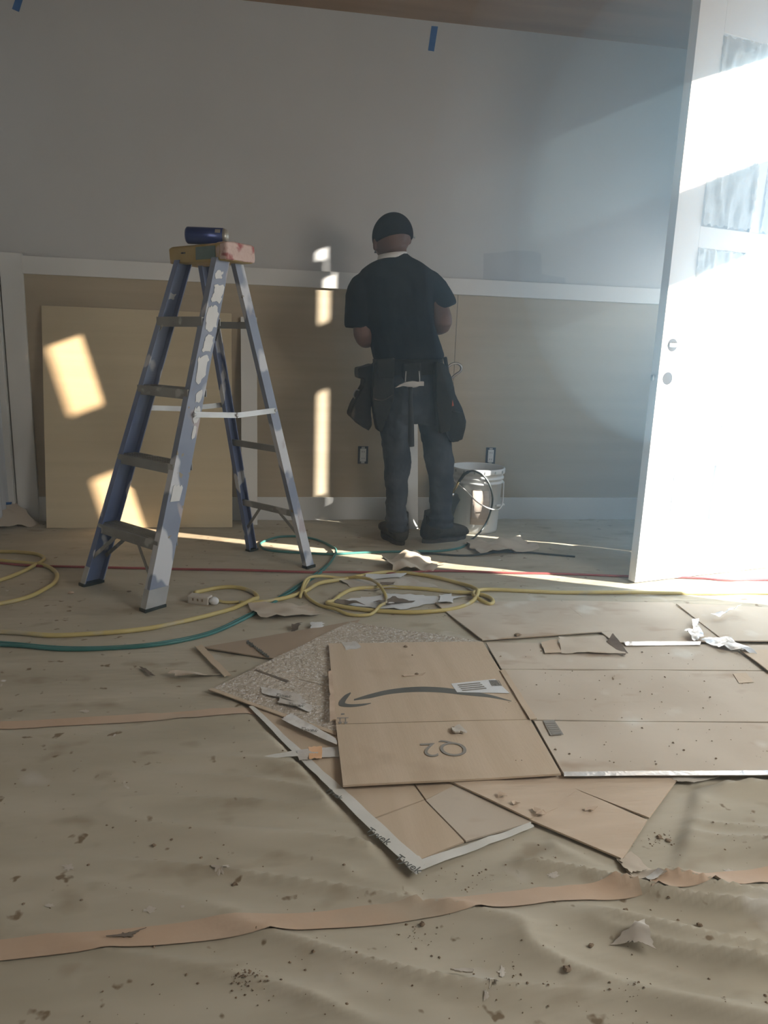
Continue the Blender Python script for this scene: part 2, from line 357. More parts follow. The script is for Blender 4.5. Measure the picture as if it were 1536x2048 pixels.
# added unseen windows with opaque panes, backing the fill lamps
def added_window(name, lo, hi, axis):
    w = MB(); a, b = np.array(lo), np.array(hi)
    e = bpy.data.objects.new(name, None); COL.objects.link(e); e['kind'] = 'structure'; WORLD_LOC[name] = (0, 0, 0)
    obj('added_pane', MB().box(a, b), 'added_opaque', e)
    c = (a + b) / 2
    for k in (0, 1):
        i = 1 if axis == 0 else 0
        for s in (0, 1):
            l = a.copy(); h = b.copy(); l[axis] -= .012; h[axis] += .012
            d = i if k == 0 else 2
            if s == 0: h[d] = l[d]; l[d] -= .07
            else: l[d] = h[d]; h[d] += .07
            obj('added_frame', MB().box(l, h), 'trim', e)
    return e
added_window('added_window_1', (XR - .022, -4.8, .85), (XR - .012, -3.0, 2.25), 0)
added_window('added_window_2', (-1.2, YF + .012, .8), (1.0, YF + .022, 2.3), 1)
added_window('added_window_3', (XR - .022, -.80, .30), (XR - .012, -.30, 2.40), 0)  # made-up sidelight hidden behind the door
# outside: porch slab and the porch beam whose shade falls across the door
struct(obj('ground_outside', MB().box((XR + RT + .001, -14, -.14), (22, 12, -.03)), 'concrete'))
bx = 4.3; bl = (bx - 1.658) / .9015 * math.tan(math.radians(19.8))
struct(obj('trim_5', MB().box((bx - .02, -6.5, 1.31 + bl), (bx + .05, 1.5, 1.668 + bl)), 'wall_outside'))

# dusty haze in the room, plus blue ellipsoids added to imitate glare at the door
def haze(name, mb, color, density, parent=None):
    hz = bpy.data.materials.new(name); hz.use_nodes = True; N_, L_ = nodes(hz); N_.remove(N_['Principled BSDF'])
    vs_ = N_.new('ShaderNodeVolumeScatter'); vs_.inputs['Color'].default_value = (*color, 1); vs_.inputs['Density'].default_value = density; vs_.inputs['Anisotropy'].default_value = .1
    L_.new(vs_.outputs[0], N_['Material Output'].inputs['Volume'])
    hb = obj(name, mb, None, parent, True); hb.data.materials.append(hz); return hb
air = haze('dust_haze', MB().box((XL - .01, YF - .01, -.003), (XR + .001, .001, ZC + .001)), (.75, .90, 1.0), .013)
tag(air, 'thin dusty haze in the air of the room, with added blue glow volumes at the open door', 'haze', None, 'stuff')
for k_, d_ in ((1.45, .040), (1.08, .12), (.72, .38)):
    haze('glow_plume', MB().ell((1.60 + .12 * (1 - k_), -1.42, 1.52 + .12 * (1 - k_)), (.92 * k_, 0, 0), (0, .72 * k_, 0), (0, 0, 1.25 * k_), 40, 24), (.36, .68, 1.0), d_, air)

# ------------------------------------------------------------------ floor paper
def paper(name, x0, x1, y0, y1, step, dz, label, seed):
    nx = int((x1 - x0) / step); ny = int((y1 - y0) / step)
    gx, gy = np.meshgrid(np.linspace(x0, x1, nx + 1), np.linspace(y0, y1, ny + 1))
    gz = H(gx, gy) + dz
    v = np.stack([gx, gy, gz], -1).reshape(-1, 3); w = nx + 1
    i, j = np.meshgrid(np.arange(nx), np.arange(ny)); a = (j * w + i).ravel()
    f = np.stack([a, a + 1, a + w + 1, a + w], -1)
    me = bpy.data.meshes.new(name); me.from_pydata(v.tolist(), [], f.tolist())
    o = link_mesh(name, me, 'paper', None, True); return tag(o, label, 'floor paper', 'brown builder paper sheets covering the floor')
YS1, YS2 = -3.138, -2.362
paper('floor_paper', XL + .01, XR - .01, -4.3, YS1 + .02, .009, .0000, 'brown builder paper sheet nearest the camera, below the lower orange tape', 1)
paper('floor_paper', XL + .01, XR - .01, YS1 - .02, YS2 + .02, .009, .0006, 'brown paper sheet between the two orange taped seams', 2)
paper('floor_paper', XL + .01, XR - .01, YS2 - .02, -1.50, .018, .0000, 'brown paper sheet under the cardboard, beyond the upper taped seam', 3)
paper('floor_paper', XL + .01, XR - .01, -1.54, -.70, .02, .0006, 'brown paper sheet under the feet of the blue ladder', 4)
paper('floor_paper', XL + .01, XR - .01, -.74, -.021, .02, .0012, 'brown paper sheet along the foot of the back wall', 5)

def splat(sheet_o, u, v, ru, rv, seed):
    rs = np.random.RandomState(seed); top = []
    for i in range(26):
        g = 2 * math.pi * i / 26; e = .45 + .75 * rs.rand(); x, y, _q = F(u + ru * math.cos(g) * e, v + rv * math.sin(g) * e); top.append((x, y, Hs(x, y) + .0014))
    c = F(u, v); n = len(top); vs = top + [(c[0], c[1], Hs(c[0], c[1]) + .0016)]
    obj('paint_splatter', MB().add(vs, [(i, (i + 1) % n, n) for i in range(n)]), 'scrap', sheet_o)
SH = [o for o in COL.objects if o.name.startswith('floor_paper')]
SH.sort(key=lambda o: o.name)
for k_, (i_, u, v, ru, rv) in enumerate(((1, 137, 1740, 14, 7), (1, 440, 1748, 16, 10), (1, 452, 1738, 8, 5), (0, 300, 1828, 14, 6), (0, 365, 1825, 5, 3), (0, 985, 1980, 12, 16), (0, 1003, 1950, 8, 12), (0, 972, 2003, 6, 9), (1, 1458, 1751, 14, 6), (1, 170, 1428, 10, 3), (1, 1105, 1760, 16, 5), (1, 1172, 1790, 12, 5), (1, 1250, 1775, 5, 3), (0, 100, 1818, 10, 4))): splat(SH[i_], u, v, ru, rv, 100 + k_)
def strip(name, pts, width, material, label=None, cat=None, dz=.0034, group=None, parent=None, n=60):
    """tape laid along a line on the paper, following its relief"""
    P = spline([(a, b, 0) for a, b in pts], max(2, n // max(1, len(pts) - 1))); vs = []; fs = []
    rows = 5
    for k, p in enumerate(P):
        q = P[min(k + 1, len(P) - 1)] - P[max(k - 1, 0)]; q /= np.linalg.norm(q); nn = np.array([-q[1], q[0], 0])
        for r in range(rows):
            c = p + nn * width * (r / (rows - 1) - .5); vs.append((c[0], c[1], Hs(c[0], c[1]) + dz))
    for k in range(len(P) - 1):
        for r in range(rows - 1):
            a = k * rows + r; fs.append((a, a + 1, a + rows + 1, a + rows))
    m = len(vs); vs += [(x, y, z - .0008) for x, y, z in vs]; fs += [tuple(m + i for i in reversed(f)) for f in list(fs)]
    mb = MB(); mb.add(vs, fs); o = obj(name, mb, material, parent, True)
    if label: tag(o, label, cat, group)
    return o
strip('seam_tape', [(-1.3, YS1 - .002), (-.43, YS1 - .003), (.3, YS1), (.705, YS1 + .002)], .043, 'seamtape', 'long orange tape across the near floor paper, left of the gap', 'tape', n=150)
strip('seam_tape', [(.725, YS1 + .004), (1.0, YS1 + .001), (2.3, YS1)], .043, 'seamtape', 'orange tape across the near floor paper, right of the cardboard scrap', 'tape', n=120)
strip('seam_tape', [(-1.3, YS2 - .015), (-.68, YS2 - .012), (-.05, YS2 + .012), (.3, YS2 + .02)], .040, 'seamtape', 'faded orange tape on the paper left of the cardboard pile', 'tape', n=100)

# ------------------------------------------------------------------ door
DA = np.array([1.658, -1.314, 0.0]); DD = np.array([.9718, .2358, 0.0]); DN = np.array([.2358, -.9718, 0.0]); DWD = .88
def dp(s_, z_, t_=0.0): return DA + DD * s_ + DN * t_ + np.array([0, 0, z_])
def dbox(mb, s0, s1, z0, z1, t0=-.044, t1=0.0):
    return mb.obox(dp((s0 + s1) / 2, (z0 + z1) / 2, (t0 + t1) / 2), DD * (s1 - s0) / 2, DN * (t1 - t0) / 2, (0, 0, (z1 - z0) / 2))
door = bpy.data.objects.new('door_1', None); COL.objects.link(door); door['kind'] = 'structure'; door.location = tuple(DA); WORLD_LOC['door_1'] = tuple(DA)
for s0, s1 in ((0, .135), (DWD - .135, DWD)):
    obj('door_stile', dbox(MB(), s0, s1, .014, 2.45), 'door', door, bevel=.0015)
for z0, z1 in ((.014, .285), (.540, .715), (1.468, 1.552), (2.27, 2.45)):
    obj('door_rail', dbox(MB(), .1351, DWD - .1351, z0, z1), 'door', door, bevel=.0015)
for z0, z1 in ((.2851, .5399), (.7151, 1.4679), (1.5521, 2.2699)):
    obj('door_mullion', dbox(MB(), .412, .468, z0, z1), 'door', door, bevel=.0015)
def film(s0, s1, z0, z1, seed, amp):
    nx, nz = 22, 46; vs = []; fs = []
    for j in range(nz + 1):
        for i in range(nx + 1):
            a, b = i / nx, j / nz; s_ = s0 + (s1 - s0) * a; z_ = z0 + (z1 - z0) * b
            edge = max(abs(a - .5), abs(b - .5)) * 2
            r = 1 - abs(2 * float(vnoise(np.array([s_ * 34 + seed + z_ * 2]), np.array([z_ * 7]), seed)[0]) - 1)
            r2 = float(vnoise(np.array([s_ * 60]), np.array([z_ * 40]), seed + 3)[0])
            t_ = -.006 + amp * r ** 2 * (.3 + .7 * edge) + .004 * r2
            if i in (0, nx) or j in (0, nz): s_ += .004 * math.sin(j * 2.1 + seed); z_ += .006 * math.sin(i * 1.7 + seed)
            vs.append(dp(s_, z_, t_))
    w = nx + 1
    for j in range(nz):
        for i in range(nx): a = j * w + i; fs.append((a, a + 1, a + w + 1, a + w))
    n = len(vs); vs += [p - DN * .0006 for p in vs]; fs += [tuple(n + q for q in reversed(f)) for f in list(fs)]
    o = obj('protective_film', MB().add(vs, fs), 'film', door, True); o['label'] = 'wrinkled clear protective film'; return o
for k, (s0, s1) in enumerate(((.1352, .4119), (.4681, DWD - .1352))):
    obj('glass_pane', dbox(MB(), s0, s1, 1.5521, 2.2699, -.030, -.014), 'pane', door)
    obj('glass_pane', dbox(MB(), s0, s1, .7151, 1.4679, -.030, -.014), 'pane', door)
    p = obj('door_panel', dbox(MB(), s0, s1, .2852, .5398, -.032, -.011), 'door', door)
    obj('panel_field', dbox(MB(), s0 + .035, s1 - .035, .32, .505, -.0112, -.004), 'door', p, bevel=.003)
    film(s0 + .002, s1 - .002, 1.56, 2.262, 3 + k, .016)
    film(s0 + .002, s1 - .002, .722, 1.462, 8 + k, .016)
def disc(s_, z_, r, t0, t1, n=24):
    return MB().loft([[dp(s_ + r * math.cos(a), z_ + r * math.sin(a), t) for a in [2 * math.pi * k / n for k in range(n)]] for t in (t0, t1)])
obj('bore_hole', disc(.058, 1.067, .027, -.004, .0008), 'dark_hole', door)
obj('deadbolt_core', dbox(MB(), .040, .078, 1.058, 1.074, -.003, .004), 'chrome', door, bevel=.002)
obj('bore_hole', disc(.052, .927, .027, -.004, .0008), 'dark_hole', door)
obj('latch_bolt', dbox(MB(), -.014, .001, .915, .940, -.030, -.014), 'chrome', door, bevel=.002)
for z0 in (.25, .93, 2.262):
    hg = obj('hinge', dbox(MB(), DWD - .012, DWD + .004, z0, z0 + .1, .0, .006), 'chrome', door)
    hx = DA + DD * (DWD + .012)
    obj('hinge_knuckle', MB().lathe([(.013, z0), (.013, z0 + .1)], (hx[0] + .002, hx[1] + .026, 0), 12), 'chrome', hg, True)
    obj('hinge_leaf', MB().box((XR - .030, DJ0 - .030, z0), (XR - .0008, DJ0 - .002, z0 + .1)), 'chrome', hg)

# ------------------------------------------------------------------ step ladder
LFL, LFR, LRL, LRR = (np.array(F(*q)) for q in ((178, 1168), (310, 1222), (499, 1103), (624, 1136)))
FM, RM = (LFL + LFR) / 2, (LRL + LRR) / 2
LA = (LFR - LFL); LA /= np.linalg.norm(LA); LB = np.cross([0, 0, 1], LA); LB = LB if LB.dot(RM - FM) > 0 else -LB
LT = np.array([-.215, -1.050, 0.0]); ZT = 1.335
lad = thing('step_ladder', tuple((FM + RM) / 2), 'blue fibreglass step ladder spattered with white paint, standing open on the floor', 'ladder')
def channel(p0, p1, inward, wv0, wv1, fl, t=.004):
    """C section: web on the outside, flanges turned inward; wv = half width vectors"""
    rings = []
    for p, wv in ((p0, wv0), (p1, wv1)):
        p = np.array(p, float); wv = np.array(wv, float); u = wv / np.linalg.norm(wv); i = np.array(inward, float)
        rings.append([p - wv, p + wv, p + wv + i * fl, p + wv - u * t + i * fl, p + wv - u * t + i * t, p - wv + u * t + i * t, p - wv + u * t + i * fl, p - wv + i * fl])
    return MB().loft(rings)
wb, wt = .465 / 2, .27 / 2
def fpt(side, z, off=0.0):                           # centre of a front rail's web at height z
    t = z / ZT; c = FM * (1 - t) + (LT - LB * .045) * t; return np.array([c[0], c[1], z]) + LA * side * (wb * (1 - t) + wt * t) + LB * off
def rpt(side, z, off=0.0):
    t = z / ZT; c = RM * (1 - t) + (LT + LB * .045) * t; return np.array([c[0], c[1], z]) + LA * side * ((.42 / 2) * (1 - t) + (.235 / 2) * t) + LB * off
zv = np.array([0, 0, 1.0])
for side, m in ((-1, 'rail'), (1, 'rail_paint')):
    r = obj('front_rail', channel(fpt(side, .012), fpt(side, ZT), -LA * side, LB * .043, LB * .034, .032), m, lad)
    ft = MB(); p = fpt(side, .008); ft.obox(p - LA * side * .014 + LB * .0, LB * .047, LA * .020, zv * .008)
    obj('foot_pad', ft, 'black_rubber', r)
    sh = channel(fpt(side, .013) + LA * side * .0016, fpt(side, .085) + LA * side * .0016, -LA * side, LB * .0445, LB * .0445, .034, .003)
    obj('foot_shoe', sh, 'alu_light', r)
    r = obj('rear_rail', channel(rpt(side, .012), rpt(side, ZT), -LA * side, LB * .024, LB * .022, .026), 'rail' if side < 0 else 'rail_paint', lad)
    obj('foot_pad', MB().obox(rpt(side, .008) - LA * side * .012, LB * .028, LA * .017, zv * .008), 'black_rubber', r)
for k, z in enumerate((.262, .548, .830, 1.105)):
    pl, pr = fpt(-1, z) + LA * .005, fpt(1, z) - LA * .005
    c = (pl + pr) / 2; half = np.linalg.norm(pr - pl) / 2
    # tread section: top plate with front and back lips
    prof = [(-.046, -.038), (-.046, .0), (.046, .0), (.046, -.030), (.042, -.030), (.042, -.005), (-.042, -.005), (-.042, -.038)]
    st = obj('step', MB().loft([[c + LA * s_ * half + LB * b + zv * h for b, h in prof] for s_ in (-1, 1)]), 'alu', lad)
    for b in (-.03, -.015, 0, .015, .03):
        obj('tread_ridge', MB().obox(c + LB * b + zv * .001, LA * half * .98, LB * .002, zv * .001), 'alu', st)
def bar(a, b, w, t, nrm, m, name, parent):
    a = np.array(a, float); b = np.array(b, float); d = b - a; L_ = np.linalg.norm(d); d /= L_; n_ = np.array(nrm, float); n_ = n_ - d * n_.dot(d); n_ /= np.linalg.norm(n_); o_ = np.cross(d, n_)
    return obj(name, MB().obox((a + b) / 2, d * L_ / 2, o_ * w / 2, n_ * t / 2), m, parent)
for side in (-1, 1):                                 # diagonal braces under the lowest step
    for off in (-.034, .034):
        bar(fpt(side, .245, off) - LA * side * .155, fpt(side, .115, off) - LA * side * .010, .016, .003, LB, 'alu', 'brace', lad)
    bar(rpt(side, .255) - LA * side * .13, rpt(side, .13) - LA * side * .008, .015, .003, LB, 'alu', 'brace', lad)
for z in (.262, .560, 1.085):
    bar(rpt(-1, z) + LA * .004, rpt(1, z) - LA * .004, .028, .012, LB, 'alu', 'rear_bar', lad)
for side in (-1, 1):                                 # rail gussets at the top step
    bar(fpt(side, 1.085, -.03) - LA * side * .045, fpt(side, 1.025, -.03) - LA * side * .006, .014, .003, LB, 'alu', 'brace', lad)
    bar(rpt(side, 1.080) - LA * side * .05, rpt(side, 1.02) - LA * side * .006, .012, .003, LB, 'alu', 'brace', lad)
for side in (-1, 1):                                 # folding spreaders
    a = fpt(side, .735, .0) + LA * side * .006; b = rpt(side, .735) + LA * side * .006; mid = a * .5 + b * .5 + zv * -.012
    s1 = bar(a, mid, .022, .004, LA, 'alu_light', 'spreader_arm', lad); bar(mid + LA * side * .004, b + LA * side * .004, .022, .004, LA, 'alu_light', 'spreader_arm', lad)
    for q in (a, mid, b):
        obj('rivet', MB().loft([[q + LA * side * t + r_ * (LB * math.cos(g) + zv * math.sin(g)) for g in [2 * math.pi * i / 10 for i in range(10)]] for t, r_ in ((-.002, .007), (.009, .007), (.011, .004))]), 'alu_light', lad)
capc = LT + zv * (ZT + .022)
def capring(ha, hb, z): return [capc + LA * (sa * ha) + LB * (sb * hb) + zv * z for sa, sb in ((-1, -1), (1, -1), (1, 1), (-1, 1))]
cap = obj('top_cap', MB().loft([capring(.178, .070, -.034), capring(.181, .073, .026), capring(.170, .062, .034)]), 'cap', lad, bevel=.006)
pc = remesh('paint_crust', MB().obox(capc + LA * .181 + zv * 0, LA * .006, LB * .072, zv * .032).obox(capc + LA * .145 + zv * .034, LA * .038, LB * .062, zv * .003).obox(capc + LA * .165 - LB * .072, LA * .018, LB * .004, zv * .030), 'cap_pink', cap, .004, 3, .006, 40)
pc['label'] = 'pink and red dried paint crust'
obj('cap_label', MB().obox(capc - LB * .0735 + LA * .06 + zv * -.002, LA * .060, LB * .0016, zv * .024), 'caplabel', cap)
for k, x in enumerate((-.09, -.075)): obj('cap_mark', MB().obox(capc - LB * .0738 + LA * x + zv * .004, LA * .006, LB * .001, zv * .003), 'ink', cap)
# white flakes and stickers of paint on the near rail
rs = np.random.RandomState(4)
def flake(side, z, o_, w, h, nm='scrapwhite'):
    p = fpt(side, z, o_) + LA * (.0012 if side > 0 else .006); up = fpt(side, z + .1) - fpt(side, z); up /= np.linalg.norm(up); poly = []
    ra, rb = rs.rand(36), rs.rand(36); ra = (ra + np.roll(ra, 1) + np.roll(ra, 2)) / 3; rb = (rb + np.roll(rb, 1) + np.roll(rb, 2)) / 3
    for i in range(36):
        g = 2 * math.pi * i / 36; c_, s_ = math.cos(g), math.sin(g); e = .55 + .8 * ra[i]
        bw = w * math.copysign(abs(c_) ** .5, c_) * e; bw = max(-.030 - o_, min(.030 - o_, bw))
        poly.append(p + LB * bw + up * h * .5 * math.copysign(abs(s_) ** .6, s_) * (.45 + .95 * rb[i]))
    obj('paint_flake', MB().prism(poly, LA * .0012), nm, lad)
for a_ in ((1.20, .004, .026, .075), (1.10, .0, .028, .10), (1.00, .006, .022, .07), (.915, -.004, .026, .11), (.80, .010, .014, .05), (.735, .016, .014, .07), (.665, .02, .008, .05), (1.27, -.01, .018, .03)): flake(1, *a_)
q0 = fpt(1, .44, -.006) + LA * .0012; up0 = fpt(1, .54) - fpt(1, .44); up0 /= np.linalg.norm(up0)
obj('peeling_sticker', MB().prism([q0 + LB * a_ + up0 * b_ for a_, b_ in ((-.022, -.032), (.020, -.034), (.022, -.010), (.024, .018), (.016, .030), (.010, .022), (.002, .033), (-.008, .026), (-.014, .034), (-.021, .030))], LA * .0012), 'scrapwhite', lad)
flake(-1, 1.19, 0, .018, .035)

# blue can lying on the ladder's cap
can = thing('drink_can', tuple(capc + zv * .040), 'dark blue can lying on its side on top of the ladder', 'can')
cz = ZT + .022 + .0375 + .033
ca, cb = np.array(W(372, 473, -1.06)), np.array(W(455, 468, -1.08)); ca[2] = cb[2] = cz
cd = cb - ca; cl = np.linalg.norm(cd); cd /= cl; c1 = np.cross(cd, zv); c1 /= np.linalg.norm(c1)
def canring(t, r): return [ca + cd * t + r * (c1 * math.cos(g) + zv * math.sin(g)) for g in [2 * math.pi * i / 28 for i in range(28)]]
obj('can_body', MB().loft([canring(0, .026), canring(.006, .0325), (canring(.012, .033)), canring(cl - .016, .033)]), 'can_blue', can, True)
obj('can_lid', MB().loft([canring(cl - .016, .0328), canring(cl - .006, .029), canring(cl, .0275), canring(cl, .0245), canring(cl - .004, .0235)]), 'can_end', can, True)
def canpt(t, r, g): return ca + cd * t + r * (c1 * math.cos(g) + zv * math.sin(g))
obj('can_print', MB().loft([[canpt(cl - .045, .0334, g), canpt(cl - .024, .0334, g), canpt(cl - .024, .0328, g), canpt(cl - .045, .0328, g)] for g in np.linspace(.30, .80, 6)]), 'ink_grey', can)

# ------------------------------------------------------------------ boards against the wall
def leaning(name, x0, x1, yb, zt, th, m, label, cat, yt=-.024):
    up = np.array([0, yt - yb, zt]); L_ = np.linalg.norm(up); up /= L_; nn = np.array([0, -up[2], up[1]])
    mb = MB(); c = np.array([(x0 + x1) / 2, yb, .006]) + up * L_ / 2 - nn * 0
    mb.obox(c, (abs(x1 - x0) / 2, 0, 0), nn * th / 2, up * L_ / 2)
    return tag(obj(name, mb, m, None, False, .0015), label, cat)
leaning('mdf_sheet', -1.158, -.178, -.195, 1.165, .018, 'mdf2', 'tan fibreboard sheet leaning on the wainscot behind the blue ladder', 'board')
leaning('trim_board', -.128, -.040, -.135, 1.150, .018, 'trim', 'white primed trim board leaning on the wall behind the ladder', 'board')
leaning('trim_board', .780, .872, -.255, .98, .018, 'trim', 'white primed trim board seen between the legs of the worker', 'board')

# outlets in the wainscot
def outlet(u, v, label):
    c = np.array(W(u, v, -.009)); t = thing('wall_outlet', tuple(c), label, 'outlet')
    fr = MB()
    fr.box((c[0] - .030, -.0105, c[2] - .052), (c[0] + .030, -.0078, c[2] + .052)); obj('outlet_box', fr, 'outlet_box', t)
    f = obj('receptacle', MB().box((c[0] - .018, -.0150, c[2] - .038), (c[0] + .018, -.0106, c[2] + .038)), 'outlet_white', t, bevel=.002)
    for dz in (-.02, .02):
        for dx in (-.006, .006): obj('slot', MB().box((c[0] + dx - .0012, -.0156, c[2] + dz - .004), (c[0] + dx + .0012, -.0149, c[2] + dz + .005)), 'outlet_box', f)
    for s_ in (-1, 1): obj('strap_tab', MB().box((c[0] - .010, -.0125, c[2] + s_ * .044 - .005), (c[0] + .010, -.0104, c[2] + s_ * .044 + .005)), 'alu_light', t)
outlet(726, 910, 'white wall outlet in a dark box left of the worker')
outlet(981, 912, 'white wall outlet in a dark box above the white bucket')

# blue painter's tape on the wall and ceiling line
def wall_tape(pts, label):
    poly = [W(u, v, -.0006) for u, v in pts]
    return tag(obj('painters_tape', MB().prism(poly, (0, -.0006, 0)), 'bluetape'), label, 'tape')
wall_tape([(863, 52), (876, 53), (868, 103), (856, 101)], 'short blue tape strip hanging at the top of the wall, near its middle')
wall_tape([(24, 18), (38, 24), (50, -14), (36, -18)], 'short blue tape strip high on the wall at far left')
# grey patch, darker than the wall paint, above the chair rail
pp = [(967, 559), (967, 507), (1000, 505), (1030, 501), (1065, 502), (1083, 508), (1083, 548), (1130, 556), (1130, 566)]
tag(obj('wall_patch', MB().prism([W(u, v, -.0003) for u, v in pp], (0, -.0006, 0)), 'patch'), 'flat grey patch on the wall just above the chair rail', 'wall patch')

# plastic sheeting and paper in the left corner
vs = []; fs = []; nx, nz = 40, 30
for j in range(nz + 1):
    for i in range(nx + 1):
        y = -.03 - .75 * i / nx; z = .02 + 2.5 * j / nz
        xx = XL + .012 + .012 * (1 + math.sin(i * 1.9 + .6 * math.sin(j * .3))) * (1.0 - .3 * j / nz); vs.append((xx, y, z))
for j in range(nz):
    for i in range(nx): a = j * (nx + 1) + i; fs.append((a, a + 1, a + nx + 2, a + nx + 1))
n = len(vs); vs += [(x - .001, y, z) for x, y, z in vs]; fs += [tuple(n + q for q in reversed(f)) for f in list(fs)]
tag(obj('plastic_sheeting', MB().add(vs, fs), 'sheet_plastic', None, True), 'pale plastic sheeting hanging over the left wall corner', 'plastic sheet')
tag(sheet('folded_paper', [F(0, 1062), F(88, 1052), W(26, 1010, -.03), W(-20, 1005, -.10)], 'card_dusty', None, 10, 8, .001, .03, 9, 3, .01), 'brown paper turned up against the wall in the left corner', 'paper')
tag(sheet('painters_tape', [W(-14, 1006, -.13), W(24, 1004, -.06), W(22, 1012, -.06), W(-14, 1016, -.13)], 'bluetape', None, 4, 2, .0008), 'blue tape holding the upturned paper in the left corner', 'tape')

# ------------------------------------------------------------------ bucket, nailer
bc = np.array(F(961, 1072)) + np.array([.0, .135, .004])
bk = thing('plastic_bucket', tuple(bc), 'white plastic bucket standing at the wall right of the worker', 'bucket')
prof = [(.118, 0), (.128, .004), (.131, .02), (.142, .285), (.150, .287), (.150, .296), (.143, .299), (.143, .310), (.151, .312), (.151, .322), (.145, .325), (.146, .340), (.154, .342), (.156, .350), (.156, .368), (.152, .373), (.146, .373), (.143, .366), (.138, .25), (.134, .236)]
body = obj('bucket_body', MB().lathe(prof, bc, 48), 'bucket', bk, True)
obj('bucket_residue', MB().lathe([(.02, .238), (.10, .2395), (.1335, .239)], bc, 32), 'bucket_in', body, True)
for g in np.linspace(0, 2 * math.pi, 16, endpoint=False):
    c = bc + np.array([.1562 * math.cos(g), .1562 * math.sin(g), .357]); obj('rim_tab', MB().obox(c, (.0015 * math.cos(g), .0015 * math.sin(g), 0), (-.004 * math.sin(g), .004 * math.cos(g), 0), (0, 0, .007)), 'bucket_in', body)
obj('bucket_label', MB().loft([[bc + np.array([r * math.cos(g), r * math.sin(g), z]) for r, z in ((.1345, .06), (.1415, .255), (.1405, .255), (.1335, .06))] for g in np.linspace(-2.05, -1.25, 12)]), 'bucketlabel', bk, True)
obj('bail_handle', MB().tube(spline([bc + np.array([-.151, -.03, .30]), bc + np.array([-.10, -.125, .255]), bc + np.array([-.03, -.165, .19]), bc + np.array([.06, -.165, .155]), bc + np.array([.12, -.115, .17]), bc + np.array([.150, -.03, .29])], 8), .0035, 8), 'scrapwhite', bk, True)
obj('bail_ear', MB().obox(bc + np.array([.115, -.095, .165]), (.030, .02, 0), (-.003, .004, 0), (0, 0, .006)), 'bucket', bk, bevel=.002)

nb = np.array(F(908, 1078)); 
nl = thing('brad_nailer', tuple(nb), 'small black nail gun standing between the boot and the bucket', 'nail gun')
yN = nb[1] + .06
poly = [W(u, v, yN) for u, v in ((897, 992), (916, 988), (921, 1000), (914, 1012), (908, 1030), (907, 1075), (898, 1076), (897, 1040), (894, 1010))]
remesh('nailer_body', MB().prism(poly, (0, .06, 0)), 'black_rubber', nl, .004, 4)
obj('nailer_cap', MB().ell(W(904, 989, yN + .01), (.014, 0, 0), (0, .014, 0), (0, 0, .012)), 'chrome', nl, True)
obj('air_fitting', MB().tube([W(906, 985, yN + .01), W(914, 971, yN), W(918, 962, yN)], [.007, .006, .007], 10), 'brass', nl, True)
obj('hose_swivel', MB().tube([W(918, 963, yN), W(928, 949, yN), W(938, 943, yN)], [.008, .009, .008], 10), 'black_rubber', nl, True)

# ------------------------------------------------------------------ cords and hoses
def cord(name, px, r, m, label, cat, k=7, lifts=None):
    P = []
    for i, q in enumerate(px):
        x, y, _ = F(q[0], q[1], r); P.append((x, y, r + Hs(x, y) + .0005 + (q[2] if len(q) > 2 else 0)))
    return tag(obj(name, MB().tube(spline(P, k), r, 10), m, None, True), label, cat)
# long red cord, then hose and yellow cord over it
cord('red_cord', [(-190, 1108), (-110, 1115), (-40, 1124), (60, 1133), (200, 1138), (350, 1139), (480, 1143), (620, 1146), (700, 1145), (790, 1147), (860, 1144), (930, 1143), (1010, 1147), (1120, 1149), (1240, 1154), (1340, 1157), (1400, 1159), (1450, 1162), (1536, 1161), (1640, 1166)], .0055, 'red', 'thin dark red cord running straight across the floor behind the ladder feet', 'cord')
cord('air_hose', [(-330, 1215), (-240, 1244), (-130, 1274), (-40, 1289), (40, 1296), (130, 1302), (230, 1300), (330, 1289), (420, 1268), (490, 1238), (550, 1205), (600, 1176), (640, 1148), (664, 1122), (672, 1106, .006), (662, 1096, .004), (636, 1082), (600, 1075), (560, 1075), (530, 1083), (520, 1092), (532, 1101), (570, 1106), (630, 1109), (672, 1110, .002), (730, 1107), (790, 1106), (838, 1105), (880, 1103), (920, 1098), (938, 1086), (944, 1079)], .0062, 'teal', 'teal air hose curling under the rear ladder leg', 'hose')
cord('air_hose', [(-330, 1210), (-240, 1239), (-130, 1268.5), (-40, 1283), (40, 1291), (130, 1297.5), (230, 1296), (330, 1285), (420, 1264), (488, 1234), (548, 1201), (598, 1172), (636, 1146), (655, 1128)], .0042, 'teal', 'thinner teal line lying along the green air hose at left', 'hose')
hp = [F(944, 1079, .012)] + [W(u, v, yN - .02) for u, v in ((965, 1058), (979, 1030), (985, 1000), (980, 972), (966, 951), (948, 942), (938, 943))]
tag(obj('air_hose', MB().tube(spline(hp, 8), .0052, 10), 'black_rubber', None, True), 'dark green hose arching up in front of the bucket to the nail gun', 'hose')
cord('dark_cord', [(800, 1108), (860, 1110), (930, 1112), (990, 1108), (1040, 1106), (1100, 1110), (1150, 1114)], .005, 'black_rubber', 'thin black cord on the paper right of the boots', 'hose')  # dark cord lying right of the boots
YR = .0085
